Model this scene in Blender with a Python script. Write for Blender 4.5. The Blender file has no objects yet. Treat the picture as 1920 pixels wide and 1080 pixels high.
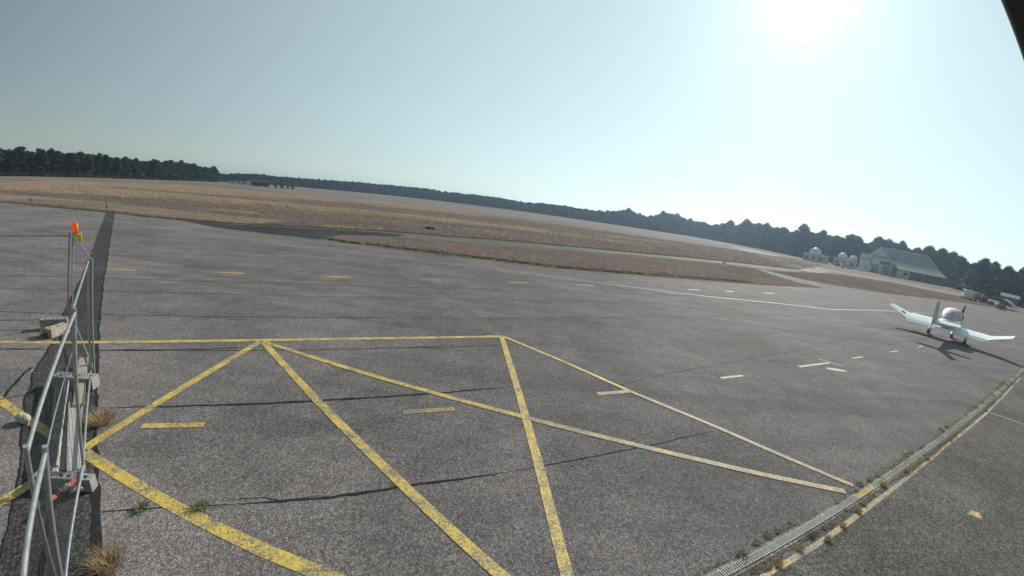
import bpy, math, random
import numpy as np
from mathutils import Vector, Matrix, noise as mnoise
R = math.radians
random.seed(7); rng = np.random.default_rng(7)
scn = bpy.context.scene

# ------------------------------------------------------------------ camera
# wide-angle surveillance lens: a real barrel-distorting fisheye polynomial
H = 4.69; ROLL = 0.124544333; PITCH = 0.201577152
KP = [1.31379379, 0.14141338, -0.77793611, 0.40385565]
cam = bpy.data.cameras.new('camera'); cam_o = bpy.data.objects.new('camera', cam)
scn.collection.objects.link(cam_o); scn.camera = cam_o
cam.type = 'PANO'; cam.panorama_type = 'FISHEYE_LENS_POLYNOMIAL'
cam.sensor_width = 36.0; cam.fisheye_fov = math.pi
cam.fisheye_polynomial_k0 = 0.0
for i in range(4):
    setattr(cam, 'fisheye_polynomial_k%d' % (i + 1), -KP[i] / 18.75 ** (i + 1))
cam.clip_start = 0.05; cam.clip_end = 20000
CR = (Matrix.Rotation(math.pi / 2 - PITCH, 3, 'X') @ Matrix.Rotation(ROLL, 3, 'Z'))
cam_o.matrix_world = Matrix.Translation((0, 0, H)) @ CR.to_4x4()

# ------------------------------------------------------------------ light
SUN_AZ = R(33.1); SUN_EL = R(29.4)
SV = Vector((math.sin(SUN_AZ) * math.cos(SUN_EL), math.cos(SUN_AZ) * math.cos(SUN_EL), math.sin(SUN_EL)))
sl = bpy.data.lights.new('sun', 'SUN'); sl.energy = 4.6; sl.angle = R(0.5); sl.color = (1.0, 0.94, 0.86)
so = bpy.data.objects.new('sun', sl); scn.collection.objects.link(so)
so.rotation_euler = SV.to_track_quat('Z', 'Y').to_euler(); so.location = (0, 0, 60)
w = bpy.data.worlds.new("World"); scn.world = w; w.use_nodes = True
nt = w.node_tree; bg = nt.nodes['Background']; out = nt.nodes['World Output']
sky = nt.nodes.new('ShaderNodeTexSky'); sky.sky_type = 'NISHITA'; sky.sun_disc = False
sky.sun_elevation = SUN_EL; sky.sun_rotation = SUN_AZ
sky.air_density = 1.0; sky.dust_density = 0.12; sky.ozone_density = 1.0; sky.altitude = 0
hs = nt.nodes.new('ShaderNodeHueSaturation'); hs.inputs['Saturation'].default_value = 0.58
nt.links.new(sky.outputs[0], hs.inputs['Color'])
tint = nt.nodes.new('ShaderNodeMix'); tint.data_type = 'RGBA'; tint.blend_type = 'MULTIPLY'; tint.inputs[0].default_value = 1.0
tint.inputs[7].default_value = (0.86, 1.0, 0.985, 1); nt.links.new(hs.outputs[0], tint.inputs[6])
gmn = nt.nodes.new('ShaderNodeGamma'); gmn.inputs[1].default_value = 0.8; nt.links.new(tint.outputs[2], gmn.inputs[0])
nt.links.new(gmn.outputs[0], bg.inputs['Color']); bg.inputs[1].default_value = 0.090
# aureole of the sun in the hazy air
tc = nt.nodes.new('ShaderNodeTexCoord')
dp = nt.nodes.new('ShaderNodeVectorMath'); dp.operation = 'DOT_PRODUCT'; dp.inputs[1].default_value = SV
nrm = nt.nodes.new('ShaderNodeVectorMath'); nrm.operation = 'NORMALIZE'
nt.links.new(tc.outputs['Generated'], nrm.inputs[0]); nt.links.new(nrm.outputs[0], dp.inputs[0])
mx = nt.nodes.new('ShaderNodeMath'); mx.operation = 'MAXIMUM'; mx.inputs[1].default_value = 0.0
nt.links.new(dp.outputs['Value'], mx.inputs[0])
last = bg
for power, col, st in ((600, (1, 1, 0.98, 1), 1.2), (70, (0.95, 1, 0.98, 1), 0.14), (1, (0.78, 1, 0.97, 1), 0.38)):
    pw = nt.nodes.new('ShaderNodeMath'); pw.operation = 'POWER'; pw.inputs[1].default_value = power
    nt.links.new(mx.outputs[0], pw.inputs[0])
    ml = nt.nodes.new('ShaderNodeMath'); ml.operation = 'MULTIPLY'; ml.inputs[1].default_value = st
    nt.links.new(pw.outputs[0], ml.inputs[0])
    b2 = nt.nodes.new('ShaderNodeBackground'); b2.inputs[0].default_value = col
    nt.links.new(ml.outputs[0], b2.inputs[1])
    ad = nt.nodes.new('ShaderNodeAddShader')
    nt.links.new(last.outputs[0], ad.inputs[0]); nt.links.new(b2.outputs[0], ad.inputs[1]); last = ad
nt.links.new(last.outputs[0], out.inputs[0])
scn.view_settings.view_transform = 'Standard'; scn.view_settings.look = 'None'
scn.view_settings.exposure = 0.17; scn.view_settings.gamma = 1.0
scn.render.engine = 'CYCLES'
scn.cycles.use_denoising = True
scn.cycles.max_bounces = 6; scn.cycles.volume_bounces = 1; scn.cycles.transparent_max_bounces = 12
scn.cycles.diffuse_bounces = 3; scn.cycles.glossy_bounces = 2

# ------------------------------------------------------------------ where a photo point lies in the place
def ray(u, v):
    x = (u - 960) / 1000; y = -(v - 540) / 1000; r = math.hypot(x, y) + 1e-12
    th = sum(k * r ** (i + 1) for i, k in enumerate(KP)); s = math.sin(th) / r
    return CR @ Vector((x * s, y * s, -math.cos(th)))
def G(u, v, z=0.0):
    d = ray(u, v); t = (z - H) / d.z
    return Vector((d.x * t, d.y * t, z))
def AZ(u, v):
    d = ray(u, v); return math.atan2(d.x, d.y)
LA = R(25.0); LD = Vector((math.cos(LA), math.sin(LA), 0)); LN = Vector((-math.sin(LA), math.cos(LA), 0))

# ------------------------------------------------------------------ materials
def new_mat(name):
    m = bpy.data.materials.new(name); m.use_nodes = True
    return m, m.node_tree, m.node_tree.nodes['Principled BSDF']
def node(nt, t, **kw):
    n = nt.nodes.new(t)
    for k, v in kw.items():
        if k == 'ins':
            for a, b in v.items(): n.inputs[a].default_value = b
        else: setattr(n, k, v)
    return n
def ramp(nt, src, stops, interp='LINEAR'):
    r = nt.nodes.new('ShaderNodeValToRGB'); r.color_ramp.interpolation = interp
    el = r.color_ramp.elements
    el[0].position, el[0].color = stops[0][0], stops[0][1]
    el[1].position, el[1].color = stops[-1][0], stops[-1][1]
    for p, c in stops[1:-1]:
        e = el.new(p); e.color = c
    nt.links.new(src, r.inputs[0]); return r.outputs[0]
def g4(v, t=(1, 1, 1)): return (v * t[0], v * t[1], v * t[2], 1)
def mixc(nt, a, b, f, mode='MIX'):
    n = nt.nodes.new('ShaderNodeMix'); n.data_type = 'RGBA'; n.blend_type = mode
    for s, x in ((6, a), (7, b), (0, f)):
        if hasattr(x, 'links'): nt.links.new(x, n.inputs[s])
        else: n.inputs[s].default_value = x
    return n.outputs[2]
def coords(nt, rot=0.0, scale=(1, 1, 1)):
    t = nt.nodes.new('ShaderNodeTexCoord'); mp = nt.nodes.new('ShaderNodeMapping')
    mp.inputs['Rotation'].default_value = (0, 0, rot)
    mp.inputs['Scale'].default_value = scale
    nt.links.new(t.outputs['Object'], mp.inputs[0]); return mp.outputs[0]
def noi(nt, co, scale, detail=3, rough=0.55):
    n = node(nt, 'ShaderNodeTexNoise', ins={'Scale': scale, 'Detail': detail, 'Roughness': rough})
    nt.links.new(co, n.inputs['Vector']); return n.outputs['Fac']
def flat(name, col, rough=0.6, metal=0.0, var=0.12, scale=6.0, bump=0.0):
    m, nt, p = new_mat(name)
    co = coords(nt)
    f = noi(nt, co, scale, 4)
    c = ramp(nt, f, [(0.3, tuple(x * (1 - var) for x in col) + (1,)), (0.7, tuple(min(1, x * (1 + var)) for x in col) + (1,))])
    nt.links.new(c, p.inputs['Base Color']); p.inputs['Roughness'].default_value = rough
    p.inputs['Metallic'].default_value = metal
    if rough > 0.5: p.inputs['Specular IOR Level'].default_value = 0.15
    if bump:
        b = node(nt, 'ShaderNodeBump', ins={'Strength': bump, 'Distance': 0.01}); nt.links.new(noi(nt, co, scale * 6), b.inputs['Height'])
        nt.links.new(b.outputs[0], p.inputs['Normal'])
    return m
def asphalt(name, base, tint, contrast=1.0, lanes=1.0, rough=0.82, grain=1.0):
    m, nt, p = new_mat(name)
    co = coords(nt)
    lane = coords(nt, -LA, (0.035, 1.0, 1))
    lo = noi(nt, lane, 0.9, 5, 0.65)
    big = noi(nt, co, 0.22, 4)
    blot = noi(nt, co, 1.1, 3)
    v = node(nt, 'ShaderNodeTexVoronoi', feature='F1', ins={'Scale': 34.0 * grain}); nt.links.new(co, v.inputs['Vector'])
    sp = node(nt, 'ShaderNodeSeparateColor'); nt.links.new(v.outputs['Color'], sp.inputs[0])
    v2 = node(nt, 'ShaderNodeTexVoronoi', feature='F1', ins={'Scale': 12.0 * grain}); nt.links.new(co, v2.inputs['Vector'])
    sp2 = node(nt, 'ShaderNodeSeparateColor'); nt.links.new(v2.outputs['Color'], sp2.inputs[0])
    st = ramp(nt, sp.outputs[0], [(0.0, g4(base * (1 - 0.62 * contrast), tint)), (0.45, g4(base * (1 - 0.28 * contrast), tint)), (0.75, g4(base * (1 + 0.15 * contrast), tint)), (1.0, g4(base * (1 + 0.95 * contrast), (1, 0.98, 0.93)))])
    s2 = ramp(nt, sp2.outputs[1], [(0.0, g4(1 - 0.3 * contrast)), (1.0, g4(1 + 0.35 * contrast))])
    c = mixc(nt, st, s2, 1.0, 'MULTIPLY')
    c = mixc(nt, c, ramp(nt, lo, [(0.3, g4(1 - 0.26 * lanes)), (0.5, g4(1.0)), (0.72, g4(1 + 0.24 * lanes, (1, 0.98, 0.96)))]), 1.0, 'MULTIPLY')
    c = mixc(nt, c, ramp(nt, big, [(0.30, g4(0.76, (0.97, 1.0, 0.99))), (0.70, g4(1.20, (1.03, 0.99, 1.0)))]), 1.0, 'MULTIPLY')
    c = mixc(nt, c, ramp(nt, blot, [(0.3, g4(0.85)), (0.7, g4(1.12))]), 1.0, 'MULTIPLY')
    nt.links.new(c, p.inputs['Base Color']); p.inputs['Roughness'].default_value = rough
    p.inputs['Specular IOR Level'].default_value = 0.07; p.inputs['Diffuse Roughness'].default_value = 0.3
    b = node(nt, 'ShaderNodeBump', ins={'Strength': 0.75, 'Distance': 0.006}); nt.links.new(v.outputs['Distance'], b.inputs['Height'])
    nt.links.new(b.outputs[0], p.inputs['Normal'])
    return m
def paint(name, col, wear=0.5, base=0.085, edge=0.0):
    m, nt, p = new_mat(name); co = coords(nt)
    a = noi(nt, co, 38, 4, 0.7); b = noi(nt, co, 2.2, 4)
    v = node(nt, 'ShaderNodeTexVoronoi', feature='F1', ins={'Scale': 34.0}); nt.links.new(co, v.inputs['Vector'])
    sp = node(nt, 'ShaderNodeSeparateColor'); nt.links.new(v.outputs['Color'], sp.inputs[0])
    add = node(nt, 'ShaderNodeMath', operation='ADD'); nt.links.new(a, add.inputs[0]); nt.links.new(b, add.inputs[1])
    a3 = node(nt, 'ShaderNodeMath', operation='MULTIPLY_ADD'); nt.links.new(sp.outputs[0], a3.inputs[0]); a3.inputs[1].default_value = 0.45
    nt.links.new(add.outputs[0], a3.inputs[2])
    c0 = 1.45 - wear
    f = ramp(nt, a3.outputs[0], [(0.0, (0, 0, 0, 1)), (0.01, (0, 0, 0, 1)), (1.0, (1, 1, 1, 1))])
    mr = node(nt, 'ShaderNodeMapRange', ins={'From Min': c0 - 0.16, 'From Max': c0 + 0.3}); nt.links.new(a3.outputs[0], mr.inputs[0])
    pc = ramp(nt, a, [(0.3, tuple(x * 0.82 for x in col) + (1,)), (0.7, tuple(min(1, x * 1.12) for x in col) + (1,))])
    nt.links.new(mixc(nt, pc, (base, base * 0.96, base * 0.85, 1), mr.outputs[0]), p.inputs['Base Color'])
    p.inputs['Roughness'].default_value = 0.7
    bb = node(nt, 'ShaderNodeBump', ins={'Strength': 0.4, 'Distance': 0.004}); nt.links.new(v.outputs['Distance'], bb.inputs['Height'])
    nt.links.new(bb.outputs[0], p.inputs['Normal'])
    return m
M = {}
M['apron'] = asphalt('apron_asphalt', 0.188, (1.0, 0.905, 0.88), 0.85, 0.8, grain=2.3)
M['side'] = asphalt('coarse_asphalt', 0.145, (1.0, 0.955, 0.86), 0.95, 0.35, grain=1.7)
M['patch'] = asphalt('trench_asphalt', 0.066, (1.0, 0.99, 0.95), 0.85, 0.6, grain=1.3)
M['dark'] = asphalt('fresh_asphalt', 0.048, (1.0, 1.0, 1.02), 0.3, 0.4)
M['taxi'] = asphalt('taxiway_asphalt', 0.15, (1.0, 0.99, 0.96), 0.4, 0.8)
M['conc'] = asphalt('old_concrete', 0.26, (1.0, 0.98, 0.92), 0.3, 0.6)
M['seam'] = asphalt('seam_tar', 0.03, (1, 1, 1), 0.4, 0.0)
M['yellow'] = paint('yellow_paint', (0.62, 0.445, 0.085), 0.26, 0.13)
M['yellow_worn'] = paint('worn_yellow_paint', (0.60, 0.42, 0.09), 0.42, 0.14)
M['pale'] = paint('pale_paint', (0.52, 0.41, 0.18), 0.5, 0.16)
M['white_worn'] = paint('worn_white_paint', (0.245, 0.23, 0.20), 0.80, 0.19)
M['galv'] = flat('galvanised_steel', (0.40, 0.41, 0.40), 0.38, 0.65, 0.2, 9)
M['galv_dull'] = flat('dull_galvanised_steel', (0.27, 0.28, 0.27), 0.65, 0.25, 0.2, 9)
M['wire'] = flat('mesh_wire', (0.07, 0.078, 0.08), 0.5, 0.6, 0.2, 9)
M['block'] = flat('foot_block', (0.27, 0.265, 0.25), 0.85, 0, 0.2, 12, 0.5)
M['block_tan'] = flat('tan_foot_block', (0.42, 0.36, 0.29), 0.85, 0, 0.2, 12, 0.5)
M['plastic_dark'] = flat('dark_plastic', (0.03, 0.034, 0.036), 0.5)
M['white'] = flat('white_plastic', (0.50, 0.48, 0.46), 0.5, 0, 0.1, 14)
M['red'] = flat('red_plastic', (0.42, 0.09, 0.09), 0.45)
M['blue'] = flat('blue_band', (0.04, 0.10, 0.22), 0.5)
M['wood'] = flat('weathered_board', (0.36, 0.34, 0.28), 0.8, 0, 0.25, 20)
M['yellow_case'] = flat('yellow_case', (0.62, 0.42, 0.03), 0.45)
M['skin'] = flat('aircraft_white_paint', (0.74, 0.80, 0.79), 0.28, 0, 0.03, 3)
M['tail'] = flat('aircraft_grey_and_backlit_shade', (0.40, 0.43, 0.44), 0.35, 0, 0.05, 3)  # carries the fin's backlit shade as colour; cowling and main fairings share the grey
M['cover'] = flat('canopy_cover_cloth', (0.52, 0.455, 0.475), 0.5, 0, 0.28, 2.6, 0.4)
M['prop'] = flat('dark_blade', (0.035, 0.03, 0.03), 0.4)
M['tyre'] = flat('tyre_rubber', (0.03, 0.03, 0.03), 0.8)
M['spat'] = flat('wheel_fairing_paint', (0.52, 0.48, 0.46), 0.35)
M['wall'] = flat('grey_white_wall', (0.50, 0.52, 0.50), 0.8, 0, 0.14, 0.6)
M['wall_dark'] = flat('dark_cladding', (0.15, 0.155, 0.155), 0.75, 0, 0.2, 0.7)
M['roof'] = flat('sheet_roof', (0.24, 0.235, 0.225), 0.7, 0, 0.14, 0.5)
M['roof_pale'] = flat('pale_and_lit_sheet_roof', (0.38, 0.36, 0.31), 0.6, 0, 0.12, 0.5)
M['door'] = flat('hangar_door_paint', (0.20, 0.20, 0.23), 0.7, 0, 0.15, 0.8)
M['black'] = flat('opening_shade_black', (0.02, 0.022, 0.025), 0.5)
M['glass'] = flat('window_glass', (0.04, 0.05, 0.06), 0.08)
M['dome'] = flat('dome_shell', (0.66, 0.68, 0.66), 0.35, 0, 0.05, 1)
M['barkm'] = flat('bark', (0.085, 0.062, 0.048), 0.9, 0, 0.3, 3)
M['pole'] = flat('dark_tube', (0.035, 0.028, 0.032), 0.45, 0.3)
M['stone'] = flat('pale_stone', (0.45, 0.40, 0.34), 0.9, 0, 0.25, 14, 0.6)
M['van'] = flat('van_paint', (0.66, 0.66, 0.64), 0.35, 0, 0.04, 1)
M['maroon'] = flat('maroon_paint', (0.16, 0.06, 0.07), 0.4)
def translucent(name, col, amt=0.5, rough=0.5):
    m, nt, p = new_mat(name)
    p.inputs['Base Color'].default_value = (*col, 1); p.inputs['Roughness'].default_value = rough
    tr = node(nt, 'ShaderNodeBsdfTranslucent'); tr.inputs[0].default_value = (*col, 1)
    ms = node(nt, 'ShaderNodeMixShader'); ms.inputs[0].default_value = amt
    nt.links.new(p.outputs[0], ms.inputs[1]); nt.links.new(tr.outputs[0], ms.inputs[2])
    nt.links.new(ms.outputs[0], nt.nodes['Material Output'].inputs[0]); return m
M['orange'] = translucent('orange_lens', (1.0, 0.27, 0.02), 0.6, 0.2)
M['tape'] = translucent('tape_white', (0.75, 0.72, 0.70), 0.35)
def leafmat(name, c1, c2, sc=0.6, tr=0.25):
    m, nt, p = new_mat(name)
    gm = node(nt, 'ShaderNodeNewGeometry'); oi = node(nt, 'ShaderNodeObjectInfo')
    f = noi(nt, gm.outputs['Position'], sc, 3, 0.7)
    c = ramp(nt, f, [(0.3, (*c1, 1)), (0.7, (*c2, 1))])
    h = node(nt, 'ShaderNodeHueSaturation'); nt.links.new(c, h.inputs['Color'])
    mr = node(nt, 'ShaderNodeMapRange', ins={'To Min': 0.75, 'To Max': 1.25}); nt.links.new(oi.outputs['Random'], mr.inputs[0]); nt.links.new(mr.outputs[0], h.inputs['Value'])
    nt.links.new(h.outputs[0], p.inputs['Base Color']); p.inputs['Roughness'].default_value = 0.75
    p.inputs['Specular IOR Level'].default_value = 0.2
    t = node(nt, 'ShaderNodeBsdfTranslucent'); nt.links.new(h.outputs[0], t.inputs[0])
    ms = node(nt, 'ShaderNodeMixShader'); ms.inputs[0].default_value = tr
    nt.links.new(p.outputs[0], ms.inputs[1]); nt.links.new(t.outputs[0], ms.inputs[2])
    nt.links.new(ms.outputs[0], nt.nodes['Material Output'].inputs[0]); return m
M['leaf'] = leafmat('foliage', (0.012, 0.018, 0.012), (0.034, 0.046, 0.024), 0.35)
M['weed'] = leafmat('weed_leaf', (0.11, 0.14, 0.045), (0.26, 0.28, 0.11), 9, 0.5)
M['straw'] = leafmat('dry_straw', (0.22, 0.15, 0.08), (0.46, 0.33, 0.18), 5, 0.35)
M['grass_tan'] = leafmat('tan_grass', (0.43, 0.335, 0.235), (0.60, 0.475, 0.335), 0.12, 0.4)
M['grass_brown'] = leafmat('brown_grass', (0.235, 0.19, 0.165), (0.33, 0.27, 0.23), 0.10, 0.35)
M['grass_green'] = leafmat('verge_grass', (0.09, 0.10, 0.035), (0.20, 0.17, 0.07), 0.25, 0.35)

def field_mat():
    m, nt, p = new_mat('dry_field')
    co = coords(nt); st = coords(nt, R(-12), (0.13, 1, 1))
    a = noi(nt, st, 0.085, 5, 0.62); b = noi(nt, co, 0.6, 4, 0.7); c = noi(nt, st, 0.7, 4); d = noi(nt, co, 6.0, 4, 0.7)
    col = ramp(nt, a, [(0.28, (0.13, 0.12, 0.09, 1)), (0.42, (0.17, 0.137, 0.12, 1)), (0.54, (0.205, 0.165, 0.145, 1)), (0.66, (0.28, 0.225, 0.18, 1)), (0.78, (0.18, 0.148, 0.13, 1))])
    col = mixc(nt, col, ramp(nt, b, [(0.3, g4(0.78, (1, 1, 0.95))), (0.7, g4(1.2))]), 1.0, 'MULTIPLY')
    col = mixc(nt, col, ramp(nt, c, [(0.3, g4(0.8)), (0.7, g4(1.2, (1, 0.98, 0.95)))]), 1.0, 'MULTIPLY')
    col = mixc(nt, col, ramp(nt, d, [(0.3, g4(0.8)), (0.7, g4(1.2))]), 1.0, 'MULTIPLY')
    nt.links.new(col, p.inputs['Base Color']); p.inputs['Roughness'].default_value = 0.95
    p.inputs['Specular IOR Level'].default_value = 0.1
    bb = node(nt, 'ShaderNodeBump', ins={'Strength': 0.9, 'Distance': 0.25}); nt.links.new(d, bb.inputs['Height'])
    nt.links.new(bb.outputs[0], p.inputs['Normal'])
    return m
M['field'] = field_mat()

# ------------------------------------------------------------------ mesh helpers
class MB:
    def __init__(s): s.v = []; s.f = []
    def add(s, vs, fs):
        o = len(s.v); s.v += [tuple(x) for x in vs]; s.f += [tuple(i + o for i in f) for f in fs]; return s
    def box(s, x0, x1, y0, y1, z0, z1, mat=None):
        vs = [Vector((x, y, z)) for z in (z0, z1) for x, y in ((x0, y0), (x1, y0), (x1, y1), (x0, y1))]
        if mat is not None: vs = [mat @ q for q in vs]
        return s.add(vs, [(3, 2, 1, 0), (4, 5, 6, 7), (0, 1, 5, 4), (1, 2, 6, 5), (2, 3, 7, 6), (3, 0, 4, 7)])
    def tube(s, pts, r, n=8, cap=True):
        pts = [Vector(p) for p in pts]; rs = r if isinstance(r, (list, tuple)) else [r] * len(pts)
        rings = []; prev = None
        for i, p in enumerate(pts):
            d = (pts[min(i + 1, len(pts) - 1)] - pts[max(i - 1, 0)]).normalized()
            if prev is None:
                a = d.orthogonal().normalized()
            else:
                a = (prev - d * prev.dot(d)); a = a.normalized() if a.length > 1e-6 else d.orthogonal().normalized()
            prev = a; b = d.cross(a)
            rings.append([p + (a * math.cos(2 * math.pi * k / n) + b * math.sin(2 * math.pi * k / n)) * rs[i] for k in range(n)])
        return s.loft(rings, cap)
    def loft(s, rings, cap=True):
        n = len(rings[0]); vs = [q for r in rings for q in r]; fs = []
        for i in range(len(rings) - 1):
            for k in range(n):
                k2 = (k + 1) % n; fs.append((i * n + k, i * n + k2, (i + 1) * n + k2, (i + 1) * n + k))
        if cap: fs += [tuple(range(n))[::-1], tuple(range((len(rings) - 1) * n, len(rings) * n))]
        return s.add(vs, fs)
    def ball(s, c, rx, ry, rz, nu=20, nv=12, v0=-90, v1=90):
        rings = []
        for j in range(nv + 1):
            t = R(v0 + (v1 - v0) * j / nv); t = max(min(t, R(89.9)), R(-89.9))
            rings.append([Vector((c[0] + rx * math.cos(t) * math.cos(2 * math.pi * k / nu), c[1] + ry * math.cos(t) * math.sin(2 * math.pi * k / nu), c[2] + rz * math.sin(t))) for k in range(nu)])
        return s.loft(rings)
    def obj(s, name, mat, parent=None, smooth=False, bevel=0.0):
        me = bpy.data.meshes.new(name); me.from_pydata(s.v, [], s.f); me.update()
        me.materials.append(mat)
        if smooth:
            for p_ in me.polygons: p_.use_smooth = True
            try: me.set_sharp_from_angle(angle=R(40))
            except Exception: pass
        o = bpy.data.objects.new(name, me); scn.collection.objects.link(o)
        if bevel:
            b = o.modifiers.new('bevel', 'BEVEL'); b.width = bevel; b.segments = 2
        if parent is not None: o.parent = parent
        return o
def np_mesh(name, verts, faces_n, mat, parent=None, idx=None):
    """verts (N,3) numpy; faces_n: vertices per face, laid out in order"""
    me = bpy.data.meshes.new(name); n = len(verts); nf = (len(idx) if idx is not None else n) // faces_n
    me.vertices.add(n); me.vertices.foreach_set('co', np.asarray(verts, np.float32).ravel())
    me.loops.add(nf * faces_n); me.loops.foreach_set('vertex_index', (np.arange(nf * faces_n) if idx is None else idx).astype(np.int32))
    me.polygons.add(nf); me.polygons.foreach_set('loop_start', (np.arange(nf) * faces_n).astype(np.int32))
    me.polygons.foreach_set('loop_total', np.full(nf, faces_n, np.int32))
    me.update(calc_edges=True); me.materials.append(mat)
    o = bpy.data.objects.new(name, me); scn.collection.objects.link(o)
    if parent is not None: o.parent = parent
    return o
def tag(o, label=None, cat=None, group=None, kind=None):
    if label: o['label'] = label
    if cat: o['category'] = cat
    if group: o['group'] = group
    if kind: o['kind'] = kind
    return o
def thing(name, loc, rz, label, cat, group=None):
    o = bpy.data.objects.new(name, None); scn.collection.objects.link(o)
    o.location = loc; o.rotation_euler = (0, 0, rz); o.empty_display_size = 0.3
    return tag(o, label, cat, group)
def struct(o): o['kind'] = 'structure'; return o
def copy_tree(o, parent=None):
    c = o.copy(); scn.collection.objects.link(c)
    if parent is not None: c.parent = parent
    for ch in list(o.children): copy_tree(ch, c)
    return c
def sheet(name, pts, z, mat):
    from mathutils.geometry import tessellate_polygon
    vs = [Vector((p[0], p[1], z)) for p in pts]
    tri = tessellate_polygon([vs])
    mb = MB(); mb.add(vs, [t if (vs[t[1]] - vs[t[0]]).cross(vs[t[2]] - vs[t[0]]).z > 0 else t[::-1] for t in tri])
    return struct(mb.obj(name, mat))
def jag(pts, step, amp, seed=0, ragged=True):
    out_ = []
    for i in range(len(pts) - 1):
        a, b = Vector(pts[i][:2]), Vector(pts[i + 1][:2]); L = (b - a).length; n = max(1, int(L / step))
        d = (b - a) / max(L, 1e-6); nn = Vector((-d.y, d.x))
        for k in range(n):
            q = a + (b - a) * k / n
            t = mnoise.noise(Vector((q.x * 1.3, q.y * 1.3, seed))) + 0.6 * mnoise.noise(Vector((q.x * 4.1, q.y * 4.1, seed + 9)))
            out_.append(q + nn * t * amp)
    out_.append(Vector(pts[-1][:2])); return out_
def strip(name, pts, width, z, mat, jagged=0.0, step=0.25, seed=0, taper=False):
    pts = [Vector((p[0], p[1])) for p in pts]
    pl = jag(pts, step, jagged, seed) if jagged else pts
    L, Rr = [], []; n = len(pl)
    for i, q in enumerate(pl):
        d = (pl[min(i + 1, n - 1)] - pl[max(i - 1, 0)]).normalized(); nn = Vector((-d.y, d.x))
        wv = width
        if jagged: wv *= 0.7 + 0.9 * abs(mnoise.noise(Vector((q.x * 2.2, q.y * 2.2, seed + 3))))
        if taper: wv *= min(1, 4 * min(i + .3, n - 1 - i + .3) / n + 0.15)
        L.append((*(q + nn * wv / 2), z)); Rr.append((*(q - nn * wv / 2), z))
    mb = MB(); mb.add(L + Rr, [(i, n + i, n + i + 1, i + 1) for i in range(n - 1)])
    return struct(mb.obj(name, mat))
def px(l): return [G(*p) for p in l]

# ------------------------------------------------------------------ ground and paving
mb = MB(); mb.add([(-2500, -2500, -0.02), (2500, -2500, -0.02), (2500, 2500, -0.02), (-2500, 2500, -0.02)], [(0, 1, 2, 3)])
struct(mb.obj('ground', M['field']))
far_edge = px([(0, 379), (100, 389), (200, 398), (278, 407.5), (340, 413)]) 
wedge_out = px([(340, 413), (434, 419.5), (565, 426), (700, 432.5), (837, 443), (1000, 456), (1182, 473), (1354, 489.5), (1500, 506)])
taxi_low = px([(1500, 511), (1354, 495), (1182, 479), (1000, 464), (837, 451), (740, 445), (680, 442), (635, 442), (605, 445), (612, 449)])
isl_low = px([(650, 456), (700, 461), (852, 480), (1046, 503.5), (1160, 513), (1285, 523), (1410, 533), (1560, 541), (1690, 554), (1800, 567), (1885, 582), (1919, 592)])
apron = [(-110, 36.5)] + far_edge + px([(470, 433), (598, 448)]) + isl_low + [Vector((135, 60, 0)), Vector((140, -30, 0)), Vector((-110, -30, 0))]
sheet('apron', jag(apron, 1.0, 0.10, 3), -0.012, M['apron'])
sheet('taxiway', jag(wedge_out + taxi_low + px([(598, 449), (470, 434)]) + [far_edge[-1]], 1.0, 0.12, 5), -0.008, M['taxi'])
sheet('dark_taxiway_patch', jag(px([(340, 413.5), (434, 420.5), (565, 427.5), (700, 434.5), (760, 440), (745, 444), (680, 441.5), (635, 441.5), (603, 445), (600, 448.5), (512, 439.5), (408, 426.5)]), 1.0, 0.1, 8), -0.004, M['dark'])
sheet('branch_taxiway', px([(1414, 503.5), (1430, 506), (1472, 515.5), (1510, 525), (1556, 535), (1640, 547), (1700, 556), (1640, 550), (1560, 541.5), (1545, 539.5), (1500, 530.5), (1472, 523), (1431, 509)]), -0.008, M['taxi'])
sheet('runway', px([(370, 343.5), (480, 350), (600, 358.5), (712, 369.5), (837, 380), (1000, 398.5), (1100, 413), (1200, 428.5), (1300, 444.5), (1385, 461), (1385, 462.5), (1300, 446.5), (1200, 431), (1100, 415.8), (1000, 401.6), (837, 382.8), (712, 371.3), (600, 360.3), (480, 351.3), (370, 345)]), -0.008, M['taxi'])
M['tan_road'] = asphalt('sandy_road', 0.24, (1.0, 0.93, 0.82), 0.3, 0.4)
sheet('service_road', px([(1366, 461), (1420, 470), (1485, 486), (1541, 503), (1560, 509), (1541, 512.5), (1500, 507.5), (1460, 493), (1420, 478)]), -0.004, M['tan_road'])
sheet('hangar_road', px([(1541, 503), (1612, 516), (1675, 525.5), (1740, 539), (1800, 551), (1870, 568), (1919, 582), (1919, 584.5), (1870, 570.3), (1800, 553.3), (1740, 541.5), (1675, 528), (1610, 518), (1560, 509)]), -0.007, M['tan_road'])
sheet('service_road_island', px([(1440, 477.5), (1470, 485), (1500, 493.5), (1530, 503), (1528, 505), (1500, 497), (1470, 488)]), 0.002, M['field'])
# dark asphalt on the near side of the drain
o0 = 1.95
def lane(a, o, z=0.0): q = LD * a + LN * o; return Vector((q.x, q.y, z))
sheet('service_apron', [lane(-40, 2.02), lane(150, 2.02), lane(150, -60), lane(-40, -60)], -0.008, M['side'])
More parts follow.
